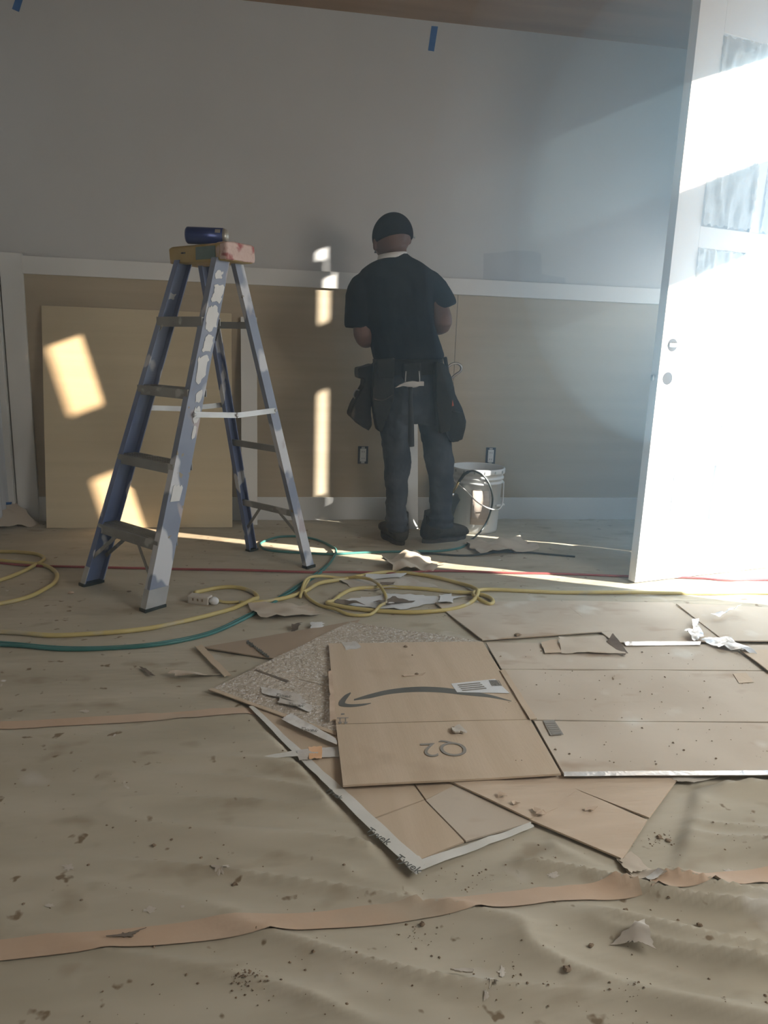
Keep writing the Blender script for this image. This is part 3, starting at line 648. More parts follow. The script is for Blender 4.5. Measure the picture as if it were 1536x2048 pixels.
cord('extension_cord', [(1680, 1196), (1536, 1188), (1400, 1188), (1240, 1187.5), (1120, 1186), (1040, 1184), (980, 1183), (956, 1187, .010), (946, 1195, .012), (958, 1203, .006), (978, 1210), (986, 1206), (978, 1196), (950, 1189, .002), (905, 1185), (850, 1180), (800, 1176), (750, 1176), (705, 1182), (680, 1193), (668, 1203), (655, 1208), (690, 1216), (740, 1222), (800, 1226), (850, 1226), (910, 1219), (945, 1206, .004), (955, 1192, .016), (944, 1180, .004), (915, 1167), (870, 1156), (820, 1148), (780, 1145), (740, 1149), (690, 1160), (640, 1172, .006), (610, 1185), (570, 1198), (520, 1207), (480, 1208)], YR, 'yellow', 'yellow extension cord with a knot, coiled before the cardboard pile', 'cord', 6)
cord('extension_cord', [(478, 1207), (450, 1207), (436, 1205, .004)], .006, 'yellow', 'short yellow plug lead running into the white plug', 'cord')
cord('extension_cord', [(390, 1190, .004), (402, 1184), (440, 1176), (475, 1176), (504, 1184), (515, 1196), (503, 1209, .014), (470, 1217), (430, 1229), (370, 1245), (290, 1259), (200, 1268), (110, 1273), (40, 1270), (-40, 1264), (-130, 1248), (-220, 1222), (-280, 1190)], YR, 'yellow', 'yellow extension cord from the power tap sweeping out to the left', 'cord')
cord('extension_cord', [(-170, 1142), (-160, 1126), (-120, 1113), (-60, 1107), (0, 1105), (40, 1106), (75, 1110), (88, 1120), (70, 1132), (40, 1148), (0, 1162), (-50, 1172), (-110, 1168), (-150, 1158)], YR, 'yellow', 'yellow cord loop at far left, upper one, farther back', 'cord')
cord('extension_cord', [(-200, 1160, .018), (-185, 1140, .018), (-130, 1122, .018), (-60, 1118, .010), (0, 1123), (50, 1128), (90, 1133), (112, 1147), (112, 1163), (95, 1178), (55, 1196), (0, 1209), (-50, 1214), (-120, 1208), (-180, 1190), (-230, 1180)], YR, 'yellow', 'yellow cord loop at far left, lower and larger one', 'cord')
cord('extension_cord', [(600, 1198), (612, 1170, .016), (640, 1160, .010), (680, 1158), (715, 1163, .016), (748, 1173, .020), (768, 1190, .006), (772, 1205), (760, 1220, .016), (740, 1231), (700, 1231), (670, 1222, .004), (640, 1212), (615, 1198), (608, 1180), (618, 1165, .010)], .0065, 'yellow', 'thinner yellow cord looped inside the knotted yellow coil', 'cord')
# power tap and plug
pt = thing('power_tap', F(412, 1205), 'tan power tap with a white plug on the floor beside the ladder foot', 'power tap')
a, b = np.array(F(382, 1196, .02)), np.array(F(418, 1200, .02)); d = b - a; d[2] = 0; L_ = np.linalg.norm(d); d /= L_; n_ = np.array([-d[1], d[0], 0])
tb = obj('tap_body', MB().obox((a + b) / 2, d * (L_ / 2 + .006), n_ * .020, (0, 0, .017)), 'scrap', pt, bevel=.005)
for q in (-.02, .0, .02): obj('tap_socket', MB().obox((a + b) / 2 + d * q - n_ * .0205 + zv * .003, d * .003, n_ * .001, (0, 0, .005)), 'dirt', tb)
c = np.array(F(428, 1202, .02)); obj('white_plug', MB().ell(c, d * .020, n_ * .017, (0, 0, .017), 14, 8), 'scrapwhite', pt, True)

# ------------------------------------------------------------------ cardboard
def fz(u, v, z): return F(u, v, z)
def quad(px, z): return [F(u, v, z if len(q) < 3 else q[2]) for q in px for u, v in [q[:2]]]
# lower left flattened box with house wrap tape
bd = thing('flattened_box', F(700, 1600), 'flattened brown box with white printed tape along its edges, lowest at the left', 'cardboard')
sheet('panel', quad([(500, 1413), (700, 1395), (848, 1600), (738, 1640)], .008), 'card', bd, 14, 14, .004, .006, 5, 2)
sheet('panel', quad([(740, 1642), (849, 1601), (928, 1684), (838, 1722)], .008), 'card', bd, 8, 8, .004, .004, 6, 3)
sheet('panel', quad([(852, 1601), (930, 1560), (1065, 1644), (932, 1683)], .009), 'card_dusty', bd, 10, 10, .004, .006, 7, 5)
sheet('panel', quad([(705, 1393), (830, 1390), (935, 1560), (852, 1600)], .008), 'card', bd, 8, 10, .004, .004, 6, 4)
et = sheet('edge_tape', quad([(497, 1414), (506, 1412), (850, 1728), (826, 1746)], .011), 'tyvek', bd, 3, 30, .0008, .004, 20, 8, .002); et['label'] = 'white printed house wrap tape'
e2 = sheet('edge_tape', quad([(826, 1746), (836, 1722), (1060, 1646), (1070, 1654)], .010), 'tyvek', bd, 3, 20, .0008, .004, 20, 9, .003)
e3 = sheet('tape_end', quad([(800, 1718), (838, 1712), (850, 1738), (832, 1752)], .012), 'tyvek', bd, 6, 6, .0008, .008, 30, 10, .004)
def print_on(body, u, v, z, size, ang, parent, m='ink', shear=0, bold=0.0):
    o = F(u, v, z); a_ = math.radians(ang)
    return text_mesh('lettering', body, size, (o[0], o[1], o[2]), (math.cos(a_), math.sin(a_), 0), (-math.sin(a_), math.cos(a_), 0), m, parent, shear, bold)
print_on('Tyvek', 757, 1672, .0165, .026, 128 + 180, et)
print_on('Tyvek', 817, 1728, .0175, .026, 128 + 180, e3)
print_on('Tyvek', 668, 1588, .0155, .020, 128 + 180, et)
# side tape with the orange piece
st = thing('tape_strip', F(630, 1505), 'crumpled white tape strip with an orange piece left of the big box', 'tape')
sheet('tape_film', quad([(592, 1502), (678, 1492), (680, 1514), (598, 1520)], .0145), 'cleartape', st, 14, 4, .0008, .006, 30, 4, .003)
sheet('tape_tail', [F(500, 1523, .004), F(590, 1503, .014), F(598, 1514, .014), F(502, 1525, .004)], 'tyvek', st, 14, 3, .0008, .01, 20, 6, .002, follow=False)
sheet('orange_piece', quad([(617, 1494), (645, 1492), (642, 1516), (619, 1517)], .0175), 'orange', st, 5, 4, .0008, .002, 30, 5, .003)
# left box wrapped in stretch film and the one behind it
bb = thing('flattened_box', F(470, 1310), 'flattened dark brown box lying under the film wrapped one, at the far left', 'cardboard')
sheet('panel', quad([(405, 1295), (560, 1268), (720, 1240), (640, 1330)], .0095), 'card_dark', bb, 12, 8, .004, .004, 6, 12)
sheet('panel', quad([(390, 1294), (404, 1291), (462, 1350), (448, 1352)], .0095), 'card', bb, 4, 10, .003, .005, 10, 14, .003)
rs = np.random.RandomState(3)
for k in range(12):
    t = k / 11; u, v = 496 + 40 * t, 1284 + 29 * t
    w_, h_ = 2.2 + rs.rand() * 1.6, 2.0 + 3.0 * rs.rand()
    obj('faint_lettering', MB().prism(quad([(u - w_, v - h_ * .5), (u + w_ * .6, v - h_), (u + w_, v + h_ * .5), (u - w_ * .4, v + h_)], .0125), (0, 0, -.0006)), 'ink', bb)
bw = thing('flattened_box', F(560, 1370), 'flattened box covered in shiny crinkled stretch film, left of the big box', 'cardboard')
sheet('panel', quad([(420, 1380), (556, 1317), (700, 1384), (672, 1468)], .0135), 'wrap', bw, 22, 16, .004, .006, 9, 21)
sheet('panel', quad([(508, 1338), (700, 1245), (960, 1282), (700, 1384), ], .0130), 'wrap', bw, 24, 20, .004, .006, 9, 22)
sheet('panel_edge', quad([(417, 1379), (424, 1376), (674, 1464), (672, 1470)], .0155), 'card', bw, 3, 16, .003, .002, 9, 23)
sl = sheet('slot_line', quad([(508, 1340), (512, 1338), (578, 1361), (574, 1364)], .0182), 'scrapdark', bw, 2, 6, .001)
for k, (q, m) in enumerate((([(520, 1372), (600, 1390), (612, 1410), (525, 1386)], 'cleartape'), ([(562, 1440), (582, 1428), (672, 1478), (674, 1492)], 'cleartape'), ([(560, 1395), (625, 1410), (622, 1424), (556, 1404)], 'cleartape'))):
    o = sheet('tape_film', quad(q, .0205), m, bw, 14, 4, .0006, .006, 25, 30 + k, .002)
    print_on('Tyvek', (q[0][0] + q[2][0]) / 2, (q[0][1] + q[2][1]) / 2, .0262, .020, -22, o, 'ink_grey', .2)

# lower right flattened box
be = thing('flattened_box', F(1150, 1620), 'flattened box with its rippled inner face up, lowest at the right', 'cardboard')
sheet('panel', quad([(880, 1556), (1066, 1536), (1178, 1592), (1060, 1640)], .011), 'card_inner', be, 16, 12, .004, .007, 8, 41)
sheet('panel', quad([(1061, 1641), (1155, 1584), (1294, 1642), (1245, 1718)], .011), 'card_inner', be, 14, 12, .004, .007, 8, 42)
sheet('panel', quad([(1060, 1536), (1372, 1536), (1298, 1638), (1160, 1582)], .0115), 'card_inner', be, 16, 12, .004, .006, 7, 43)
sheet('torn_tape', quad([(1232, 1722), (1262, 1704), (1326, 1762), (1288, 1780)], .005), 'card_dusty', be, 8, 10, .001, .004, 14, 44, .004, follow=True)
sheet('tape_end', quad([(1276, 1768), (1314, 1752), (1325, 1762), (1288, 1781)], .007), 'cleartape', be, 6, 4, .0008, .003, 30, 45, follow=True)
sheet('torn_flap', quad([(1236, 1722), (1262, 1716), (1290, 1742), (1262, 1750)], .009), 'card_dusty', be, 7, 7, .001, .006, 30, 46, .006, follow=True)
for k, (u, v) in enumerate(((1004, 1592), (1032, 1606), (1072, 1620), (1082, 1628), (1180, 1618))):
    c = np.array(F(u, v, .019)); rs = np.random.RandomState(k); poly = [c + np.array([.012 * math.cos(g) * (.5 + rs.rand()), .008 * math.sin(g) * (.5 + rs.rand()), .006 * rs.rand()]) for g in [2 * math.pi * i / 7 for i in range(7)]]
    obj('torn_curl', MB().prism(poly, (0, 0, -.0012)), 'flute', be)

# the big box with printed arrow
ZB = .0235
bx_ = thing('flattened_box', F(870, 1430), 'big flattened box panel with a printed curved arrow and upside-down lettering', 'cardboard')
lf = lambda s_, t: .004 * max(0, .2 - s_) * 5
p1 = sheet('panel', quad([(657, 1288), (965, 1283), (1060, 1438), (672, 1447)], ZB), 'card', bx_, 18, 14, .005, .003, 4, 51)
p2 = sheet('panel', quad([(672, 1449), (1061, 1440), (1122, 1548), (686, 1572)], ZB), 'card', bx_, 18, 12, .005, .003, 4, 52)
sheet('torn_edge', quad([(657, 1345), (664, 1343), (672, 1440), (660, 1440)], ZB + .004), 'flute', bx_, 3, 14, .003, .006, 30, 53, .006, (1, 3))
# print: arrow (seen upside down), laid in the box's own frame
O = np.array(F(657, 1288, ZB)); ex = np.array(F(965, 1283, ZB)) - O; WX = np.linalg.norm(ex); ex /= WX; ey = np.array(F(686, 1572, ZB)) - O; HY = np.linalg.norm(ey); ey /= HY
def topz(x, y, seed): return ZB + .003 * (float(vnoise(np.array([x * 4 + seed]), np.array([y * 4]), seed)[0]) - .2)
def pr_strip(name, up, lo, parent, m='ink', seed=51):
    n = len(up); vs = []
    for (a1, b1), (a2, b2) in zip(up, lo):
        for (u, v) in ((a1, b1), (a2, b2)): q = F(u, v, ZB + .0012); vs.append((q[0], q[1], topz(q[0], q[1], seed) + .0006))
    return obj(name, MB().add(vs + [(x, y, z - .0005) for x, y, z in vs], [(2 * i, 2 * i + 1, 2 * i + 3, 2 * i + 2) for i in range(n - 1)] + [(2 * n + 2 * i, 2 * n + 2 * i + 2, 2 * n + 2 * i + 3, 2 * n + 2 * i + 1) for i in range(n - 1)]), m, parent)
def sp2(pts, k=8): return [(float(p[0]), float(p[1])) for p in spline([(a, b, 0) for a, b in pts], k)]
pr_strip('printed_arrow', sp2([(708, 1398), (740, 1388), (780, 1379), (830, 1374), (880, 1375), (930, 1381), (980, 1389), (1023, 1401)]), sp2([(708, 1400.5), (740, 1396), (780, 1388), (830, 1384), (880, 1385), (930, 1390), (980, 1394.5), (1023, 1402)]), p1)
pr_strip('printed_arrow_head', sp2([(701, 1384.5), (690, 1390), (681, 1399), (677, 1407), (681, 1412), (700, 1413.5), (725, 1411), (742, 1406.5)], 6), sp2([(702, 1386), (697, 1393), (692, 1400), (690, 1405.5), (696, 1407.5), (708, 1408), (725, 1407), (742, 1405.5)], 6), p1)
print_on('Q2', 888, 1497, ZB + .0022, .092, 180 + math.degrees(math.atan2(ex[1], ex[0])), p2, 'ink_grey', 0, -.0006)
for u in (680, 691):
    pr_strip('handling_mark', [(u - 1.2, 1436), (u - 1.2, 1447)], [(u + 1.2, 1436), (u + 1.2, 1447)], p1, 'ink_grey')
    pr_strip('handling_mark', [(u - 5, 1443), (u, 1448)], [(u + 5, 1443), (u + .5, 1448)], p1, 'ink_grey')
pr_strip('handling_mark', [(674, 1434.5), (697, 1434)], [(674, 1436), (697, 1435.5)], p1, 'ink_grey')
pr_strip('handling_mark', [(682, 1426.5), (689, 1426)], [(682, 1429), (689, 1428.5)], p1, 'ink_grey')
lb = sheet('shipping_label', quad([(902, 1367), (990, 1358), (1019, 1386), (914, 1384)], ZB + .0020), 'label', p1, 8, 5, .0006, .001, 9, 60)
for k in range(7):
    u0 = 978 + k * 3; q = quad([(u0, 1360), (u0 + 1.6, 1360), (u0 + 8, 1371), (u0 + 6.4, 1371)], ZB + .0036); obj('barcode_bar', MB().prism(q, (0, 0, -.0006)), 'ink_grey', lb)
for k in range(4):
    q = quad([(915 + k * 3, 1369 + k * 3.6), (960 + k * 4, 1364.5 + k * 3.6), (961 + k * 4, 1366 + k * 3.6), (916 + k * 3, 1370.5 + k * 3.6)], ZB + .0036); obj('label_line', MB().prism(q, (0, 0, -.0006)), 'ink_grey', lb)
sheet('clear_tape', quad([(683, 1285), (712, 1283), (724, 1296), (692, 1300)], ZB + .0020), 'cleartape', bx_, 6, 5, .0006, .002, 30, 61, .003)

br = thing('flattened_box', F(1300, 1430), 'wide dusty flattened box with clear tape along its front edge, at the right', 'cardboard')
ZR = .021
q1 = sheet('panel', quad([(972, 1285), (1610, 1292), (1640, 1341), (1003, 1338)], ZR), 'card_dusty', br, 22, 8, .005, .004, 5, 71)
q2 = sheet('panel', quad([(1004, 1340), (1642, 1343), (1690, 1446), (1066, 1440)], ZR), 'card_dusty', br, 22, 12, .005, .004, 5, 72)
q3 = sheet('panel', quad([(1068, 1442), (1691, 1448), (1740, 1548), (1128, 1550)], ZR), 'card_dusty', br, 22, 12, .005, .004, 5, 73)
sheet('edge_fold', quad([(1000, 1340), (1010, 1339), (1074, 1438), (1060, 1439)], ZR + .006), 'card', br, 4, 12, .003, .003, 20, 74)
sheet('clear_tape', quad([(1128, 1543), (1740, 1540), (1742, 1549), (1128, 1552)], ZR + .0035), 'cleartape', br, 40, 3, .0008, .002, 12, 75)
bc_ = sheet('printed_code', quad([(1086, 1441), (1108, 1440), (1127, 1469), (1101, 1471)], ZR + .0026), 'ink_grey', q3, 6, 6, .0006, .001, 9, 76)
sheet('code_field', quad([(1088.5, 1442), (1107, 1441.3), (1124.5, 1468), (1102, 1469.6)], ZR + .0031), 'card', bc_, 3, 3, .0004)
for k in range(6):
    t = k / 5; q = quad([(1090 + 13 * t, 1445 + 21 * t), (1109 + 13 * t, 1444 + 21 * t), (1110 + 13 * t, 1446 + 21 * t), (1091.5 + 13 * t, 1447 + 21 * t)], ZR + .0042); obj('barcode_bar', MB().prism(q, (0, 0, -.0006)), 'ink_grey', bc_)
sheet('printed_mark', quad([(1466, 1347), (1492, 1345), (1508, 1364), (1478, 1366)], ZR + .0024), 'card', q2, 4, 4, .0005)

# flat pieces farther back at the right
b4 = thing('flattened_box', F(1150, 1240), 'pale flattened box lying behind the wide dusty one', 'cardboard')
sheet('panel', quad([(870, 1206), (1120, 1201), (1225, 1262), (965, 1280)], .010), 'card_dusty', b4, 16, 8, .004, .004, 6, 81)
sheet('panel', quad([(1122, 1201), (1345, 1205), (1448, 1283), (1228, 1284)], .010), 'card_dusty', b4, 16, 8, .004, .004, 6, 82)
sheet('shiny_edge_tape', quad([(1246, 1283), (1402, 1283), (1400, 1290), (1252, 1291)], .0265), 'cleartape', b4, 14, 3, .0008, .002, 20, 83)
b5 = thing('flattened_box', F(1480, 1240), 'flattened box with torn plastic film at the right edge near the door', 'cardboard')
sheet('panel', quad([(1352, 1208), (1640, 1218), (1700, 1286), (1448, 1281)], .0150), 'card_dusty', b5, 16, 8, .004, .005, 6, 84)
sheet('panel_lip', quad([(1480, 1300), (1640, 1300), (1640, 1350), (1540, 1345)], .030), 'card', b5, 8, 5, .003, .006, 9, 85)
for k, q in enumerate(([(1368, 1262), (1396, 1256), (1412, 1276), (1388, 1280)], [(1384, 1238), (1398, 1236), (1394, 1262), (1386, 1262)], [(1400, 1282), (1450, 1276), (1520, 1310), (1440, 1296)], [(1420, 1232), (1462, 1226), (1482, 1210), (1440, 1236)])):
    sheet('torn_film', quad(q, .026 + .002 * k), 'cleartape', b5, 10, 6, .0008, .02, 40, 90 + k, .006)
fp = thing('folded_paper', F(1180, 1300), 'folded brown paper flap lying on the wide dusty box', 'paper')
sheet('paper_flap', [F(1118, 1275, .032), F(1205, 1272, .034), F(1252, 1308, .027), F(1122, 1306, .0265)], 'card_dusty', fp, 12, 8, .001, .008, 14, 95, .003)
sheet('turned_corner', [F(1212, 1284, .034), F(1226, 1268, .05), F(1256, 1306, .029), F(1246, 1310, .028)], 'scrapdark', fp, 6, 6, .001, .006, 20, 96, .003)
sheet('paper_flap', [F(1082, 1284, .0268), F(1116, 1278, .027), F(1122, 1304, .027), F(1090, 1306, .0268)], 'card_inner', fp, 5, 5, .001, .004, 20, 97, .003)

# ------------------------------------------------------------------ loose paper and debris
def scrap(name, px, m, label, cat, z=.006, amp=.02, seed=0, jag=.006, n=8):
    return tag(sheet(name, [F(u, v, z) for u, v in px], m, None, n, n, .001, amp, 22, seed, jag, follow=True), label, cat)
scrap('paper_scrap', [(760, 1128), (835, 1104), (886, 1138), (800, 1146)], 'card_dusty', 'crumpled brown paper scrap on the floor in front of the boots', 'paper', .016, .05, 1, .012, 12)
scrap('paper_scrap', [(500, 1215), (612, 1214), (650, 1232), (520, 1240)], 'card_dusty', 'torn brown paper flap beside the coiled yellow cord', 'paper', .008, .03, 2, .01)
scrap('paper_scrap', [(665, 1160), (800, 1150), (880, 1180), (720, 1182)], 'scrap', 'pale torn paper lying inside the yellow cord coil, rear one', 'paper', .003, .012, 3, .01, 12)
scrap('paper_scrap', [(650, 1205), (780, 1190), (930, 1196), (800, 1222)], 'scrapwhite', 'whitish torn paper lying inside the yellow cord coil, front one', 'paper', .003, .012, 4, .012, 12)
scrap('paper_scrap', [(730, 1152), (812, 1148), (800, 1158), (738, 1160)], 'scrapwhite', 'white torn label piece under the rear of the yellow coil', 'paper', .010, .01, 5, .004)
scrap('dark_scrap', [(660, 1202), (690, 1200), (728, 1213), (676, 1210)], 'scrapdark', 'dark torn scrap under the near left of the yellow coil', 'scrap', .008, .02, 6)
scrap('dark_scrap', [(748, 1207), (790, 1200), (830, 1205), (770, 1214)], 'scrapdark', 'thin dark torn strips in the middle of the yellow coil', 'scrap', .008, .02, 7, .01)
scrap('dark_scrap', [(760, 1170), (790, 1168), (786, 1174), (764, 1174)], 'scrapdark', 'small dark scrap touching the yellow coil at its rear', 'scrap', .01, .02, 8)
scrap('paper_scrap', [(880, 1192), (902, 1190), (908, 1210), (876, 1212)], 'scrapwhite', 'white curled paper bit at the right inside the yellow coil', 'paper', .01, .02, 9, .005)
scrap('dark_scrap', [(582, 1252), (602, 1250), (596, 1263), (584, 1264)], 'scrapdark', 'small black scrap between the yellow coil and the wrapped box', 'scrap', .008, .02, 10)
scrap('paper_scrap', [(622, 1248), (648, 1246), (645, 1258), (620, 1258)], 'scrapwhite', 'small white paper bit behind the wrapped box', 'paper', .008, .012, 11)
scrap('paper_scrap', [(1218, 1893), (1285, 1871), (1306, 1912), (1262, 1898)], 'scrap', 'crumpled pale paper scrap at the lower right of the floor', 'paper', .006, .03, 12, .003, 10)
scrap('paper_scrap', [(335, 1352), (390, 1346), (445, 1348), (370, 1360)], 'card_dusty', 'torn paper tongue left of the dark brown box', 'paper', .006, .03, 13, .006)
scrap('dark_scrap', [(278, 1336), (292, 1338), (311, 1356), (300, 1353)], 'scrapdark', 'dark curled tear on the floor paper at left', 'scrap', .006, .012, 14, .003)
scrap('paper_scrap', [(210, 1880), (250, 1872), (285, 1862), (262, 1878)], 'scrapdark', 'ragged dark tear in the near orange tape', 'scrap', .004, .006, 15, .004)
scrap('paper_scrap', [(1340, 1558), (1440, 1552), (1390, 1566), (1356, 1566)], 'scrap', 'pale paper corner under the front edge of the dusty box', 'paper', .010, .01, 16, .004)
scrap('paper_scrap', [(930, 1090), (1040, 1078), (1080, 1104), (960, 1112)], 'card_dusty', 'brown paper sheet curling up right of the boots', 'paper', .010, .04, 17, .012, 10)
def chip(u, v, w, h, z, m, label, cat, seed):
    rs = np.random.RandomState(seed); c = np.array(F(u, v, 0)); zb = z if z > .012 else Hs(c[0], c[1]) + z
    mb = MB(); rings = []
    n = 9; rad = [.6 + .6 * rs.rand() for _ in range(n)]
    for f_, zz in ((.75, 0), (1.0, h * .4), (.6, h)):
        rings.append([(c[0] + w * f_ * rad[i] * math.cos(2 * math.pi * i / n), c[1] + w * f_ * .8 * rad[i] * math.sin(2 * math.pi * i / n), zb + zz * (.8 + .4 * rs.rand())) for i in range(n)])
    return tag(obj(name_of[cat], mb.loft(rings), m), label, cat)
name_of = {'chip': 'wood_chip', 'dirt': 'dirt_clump'}
chip(810, 1308, .010, .006, .0245, 'dirt', 'dark chip on the big box, farthest of its row', 'chip', 1)
chip(824, 1325, .004, .004, .0245, 'dirt', 'tiny dark crumb on the big box below the farthest chip', 'chip', 2)
chip(833, 1364, .007, .005, .0245, 'dirt', 'brown crumb on the big box just above the printed arrow', 'chip', 3)
tag(sheet('wood_chip', quad([(806, 1350), (850, 1346), (846, 1350), (808, 1353)], .0262), 'flute', None, 6, 2, .001, .003, 30, 7, .002), 'thin torn strip on the big box above the printed arrow', 'chip')
tag(sheet('grey_chip', quad([(903, 1453), (920, 1450), (933, 1464), (910, 1466)], .031), 'scrap', None, 6, 5, .004, .008, 40, 8, .005), 'grey torn chip on the big box above the lettering', 'chip')
chip(1035, 1278, .014, .006, .014, 'dirt', 'dark oval chip at the rear edge of the dusty box', 'chip', 4)
tag(sheet('grey_chip', [F(902, 1950, .006), F(944, 1950, .012), (F(942, 1962, .006)), F(915, 1963, .004)], 'scrap', None, 6, 4, .003, .008, 40, 9, .003, follow=True), 'small curled pale chip on the near floor paper', 'chip')
chip(1133, 1958, .009, .006, .001, 'dirt', 'round brown clump on the near floor paper', 'dirt', 5)
chip(1180, 1901, .006, .005, .001, 'dirt', 'small brown chip left of the crumpled pale scrap', 'dirt', 6)
chip(1250, 1838, .006, .004, .001, 'dirt', 'small dark chip below the cardboard tape end', 'dirt', 7)
chip(843, 1855, .006, .006, .001, 'dirt', 'dark upright crumb below the near orange tape', 'dirt', 8)
chip(1318, 1677, .010, .005, .001, 'dirt', 'dark dirt clump right of the rippled box, larger one', 'dirt', 9)
chip(1336, 1684, .008, .004, .001, 'dirt', 'dark dirt clump right of the rippled box, smaller one', 'dirt', 10)
chip(1397, 1859, .006, .005, .001, 'dirt', 'reddish brown crumb at the right of the near paper', 'dirt', 11)
chip(470, 1774, .007, .004, .001, 'dirt', 'dark crumb on the paper above the near orange tape', 'dirt', 12)
chip(308, 1695, .005, .004, .001, 'dirt', 'dark crumb in the middle of the left floor paper', 'dirt', 13)
chip(143, 1190, .012, .008, .001, 'flute', 'pale brown chip on the floor left of the ladder foot', 'chip', 14)
chip(258, 1188, .010, .004, .001, 'dirt', 'brown chip on the floor between the front ladder feet', 'chip', 15)
chip(138, 1226, .011, .003, .001, 'dirt', 'thin dark chip on the floor in front of the left ladder foot', 'chip', 16)
# crumbs too small to count
mb = MB(); rs = np.random.RandomState(11)
def crumb(x, y, z, r):
    a0 = rs.rand() * 6; k = 5
    base = [(x + r * math.cos(a0 + 2 * math.pi * i / k) * (.6 + .8 * rs.rand()), y + r * math.sin(a0 + 2 * math.pi * i / k) * (.6 + .8 * rs.rand()), z) for i in range(k)]
    b = len(mb.v); mb.v += base + [(x, y, z + r * .8)]; mb.f += [(b + i, b + (i + 1) % k, b + k) for i in range(k)] + [tuple(b + i for i in reversed(range(k)))]
for _ in range(360):
    u, v = rs.rand() * 1536, 1230 + rs.rand() ** .8 * 818
    x, y, _z0 = F(u, v); inbox = -2.80 < y < -1.86 and .1 < x
    if inbox: continue
    crumb(x, y, Hs(x, y) + .0008, .0009 + .0026 * rs.rand() ** 3.5)
for cx, cy, n_, sp in ((500, 1965, 60, 22), (940, 1760, 26, 30), (1320, 1680, 34, 16), (1470, 1690, 16, 30), (830, 1870, 20, 25), (1010, 1990, 22, 60), (1270, 2015, 20, 30)):
    for _ in range(n_):
        x, y, _z0 = F(cx + rs.randn() * sp, cy + rs.randn() * sp * .6); crumb(x, y, Hs(x, y) + .0008, .0008 + .002 * rs.rand() ** 2)
tag(obj('dirt_crumbs', mb, 'dirt'), 'scattered dirt crumbs and dust all over the floor paper', 'crumbs', None, 'stuff')
mb = MB()
for _ in range(150):
    u, v = 1000 + rs.rand() * 536, 1300 + rs.rand() * 235
    x, y, _z0 = F(u, v, ZR); crumb(x, y, ZR + .0022, .001 + .003 * rs.rand() ** 3)
tag(obj('dirt_crumbs', mb, 'dirt'), 'fine crumbs scattered over the wide dusty box', 'crumbs', None, 'stuff')

# ------------------------------------------------------------------ the worker
YM = -.62
wk = thing('person', F(830, 1092), 'person seen from behind in a black t-shirt, dark jeans, cap and tool belt', 'person')
def wp(u, v, y=YM): return np.array(W(u, v, y))
def ring(v, ul, ur, dy, yc=YM, n=20, sq=2.3, tilt=0.0):
    a, b = wp(ul, v, yc), wp(ur, v, yc); c = (a + b) / 2; hx = (b - a) / 2; hx[2] += tilt; out = []
    for i in range(n):
        g = 2 * math.pi * i / n; cg, sg = math.cos(g), math.sin(g)
        out.append(c + hx * (abs(cg) ** (2 / sq) * (1 if cg >= 0 else -1)) + np.array([0, dy, 0]) * (abs(sg) ** (2 / sq) * (1 if sg >= 0 else -1)))
    return out
# body: one continuous surface
bd_ = MB()
bd_.loft([ring(v, l, r, d, y) for v, l, r, d, y in ((800, 785, 850, .07, YM), (780, 775, 862, .085, YM), (720, 758, 872, .095, YM), (640, 748, 856, .10, YM), (570, 738, 852, .10, YM + .01), (535, 740, 848, .085, YM + .01), (520, 766, 824, .06, YM + .02), (505, 774, 812, .055, YM + .035), (490, 771, 813, .058, YM + .06))])
hc = wp(785, 475, YM + .075)
bd_.ell(hc, (.088, .02, .008), (-.02, .100, -.045), (0, .035, .098), 20, 14)                     # skull, tipped forward
bd_.ell(hc + np.array([.0, .060, -.070]), (.060, .01, 0), (0, .052, -.02), (0, .01, .052), 14, 10)  # jaw
bd_.ell(hc + np.array([.012, .112, -.030]), (.012, 0, 0), (0, .020, 0), (0, 0, .022), 10, 8)         # nose
bd_.ell(wp(750, 489, YM + .055), (.012, .006, 0), (0, .020, 0), (0, 0, .032), 10, 8)                 # ears
bd_.ell(wp(820, 478, YM + .085), (.009, .006, 0), (0, .020, 0), (0, 0, .028), 10, 8)
# arms: upper arm, bent elbow, forearm reaching forward
EL, ER = wp(728, 676, YM - .01), wp(884, 650, YM - .02)
HL, HR = np.array([.60, YM + .30, 1.10]), np.array([.76, YM + .30, 1.16])
bd_.tube(spline([wp(757, 575, YM + .01), wp(729, 622), EL, EL * .45 + HL * .55, HL], 5), [.052] * 5 + [.048] * 5 + [.043] * 2 + [.046] * 3 + [.040, .036, .033, .030, .027, .026], 14)
bd_.tube(spline([wp(838, 572, YM + .01), wp(874, 610, YM - .01), ER, ER * .45 + HR * .55, HR], 5), [.052] * 5 + [.048] * 5 + [.044] * 2 + [.047] * 3 + [.040, .036, .033, .030, .027, .026], 14)
for hd, sg in ((HL, 1), (HR, -1)):
    fw = np.array([.35 * sg, .9, .05]); fw /= np.linalg.norm(fw); sd_ = np.cross(fw, zv); sd_ /= np.linalg.norm(sd_)
    bd_.ell(hd + fw * .045, fw * .050, sd_ * .040, zv * .018, 14, 8)
    for k, (o_, ln) in enumerate(((-.030, .066), (-.010, .076), (.010, .072), (.029, .058))):
        b0 = hd + fw * .080 + sd_ * o_; bd_.tube([b0, b0 + fw * ln * .45 - zv * .004, b0 + fw * ln * .75 - zv * .020, b0 + fw * ln * .80 - zv * .042], [.0095, .009, .0085, .007], 8)
    b0 = hd + fw * .03 + sd_ * .036 * sg * -1; bd_.tube([b0, b0 + fw * .03 - sd_ * sg * .02 - zv * .012, b0 + fw * .055 - sd_ * sg * .012 - zv * .024], [.011, .010, .008], 8)
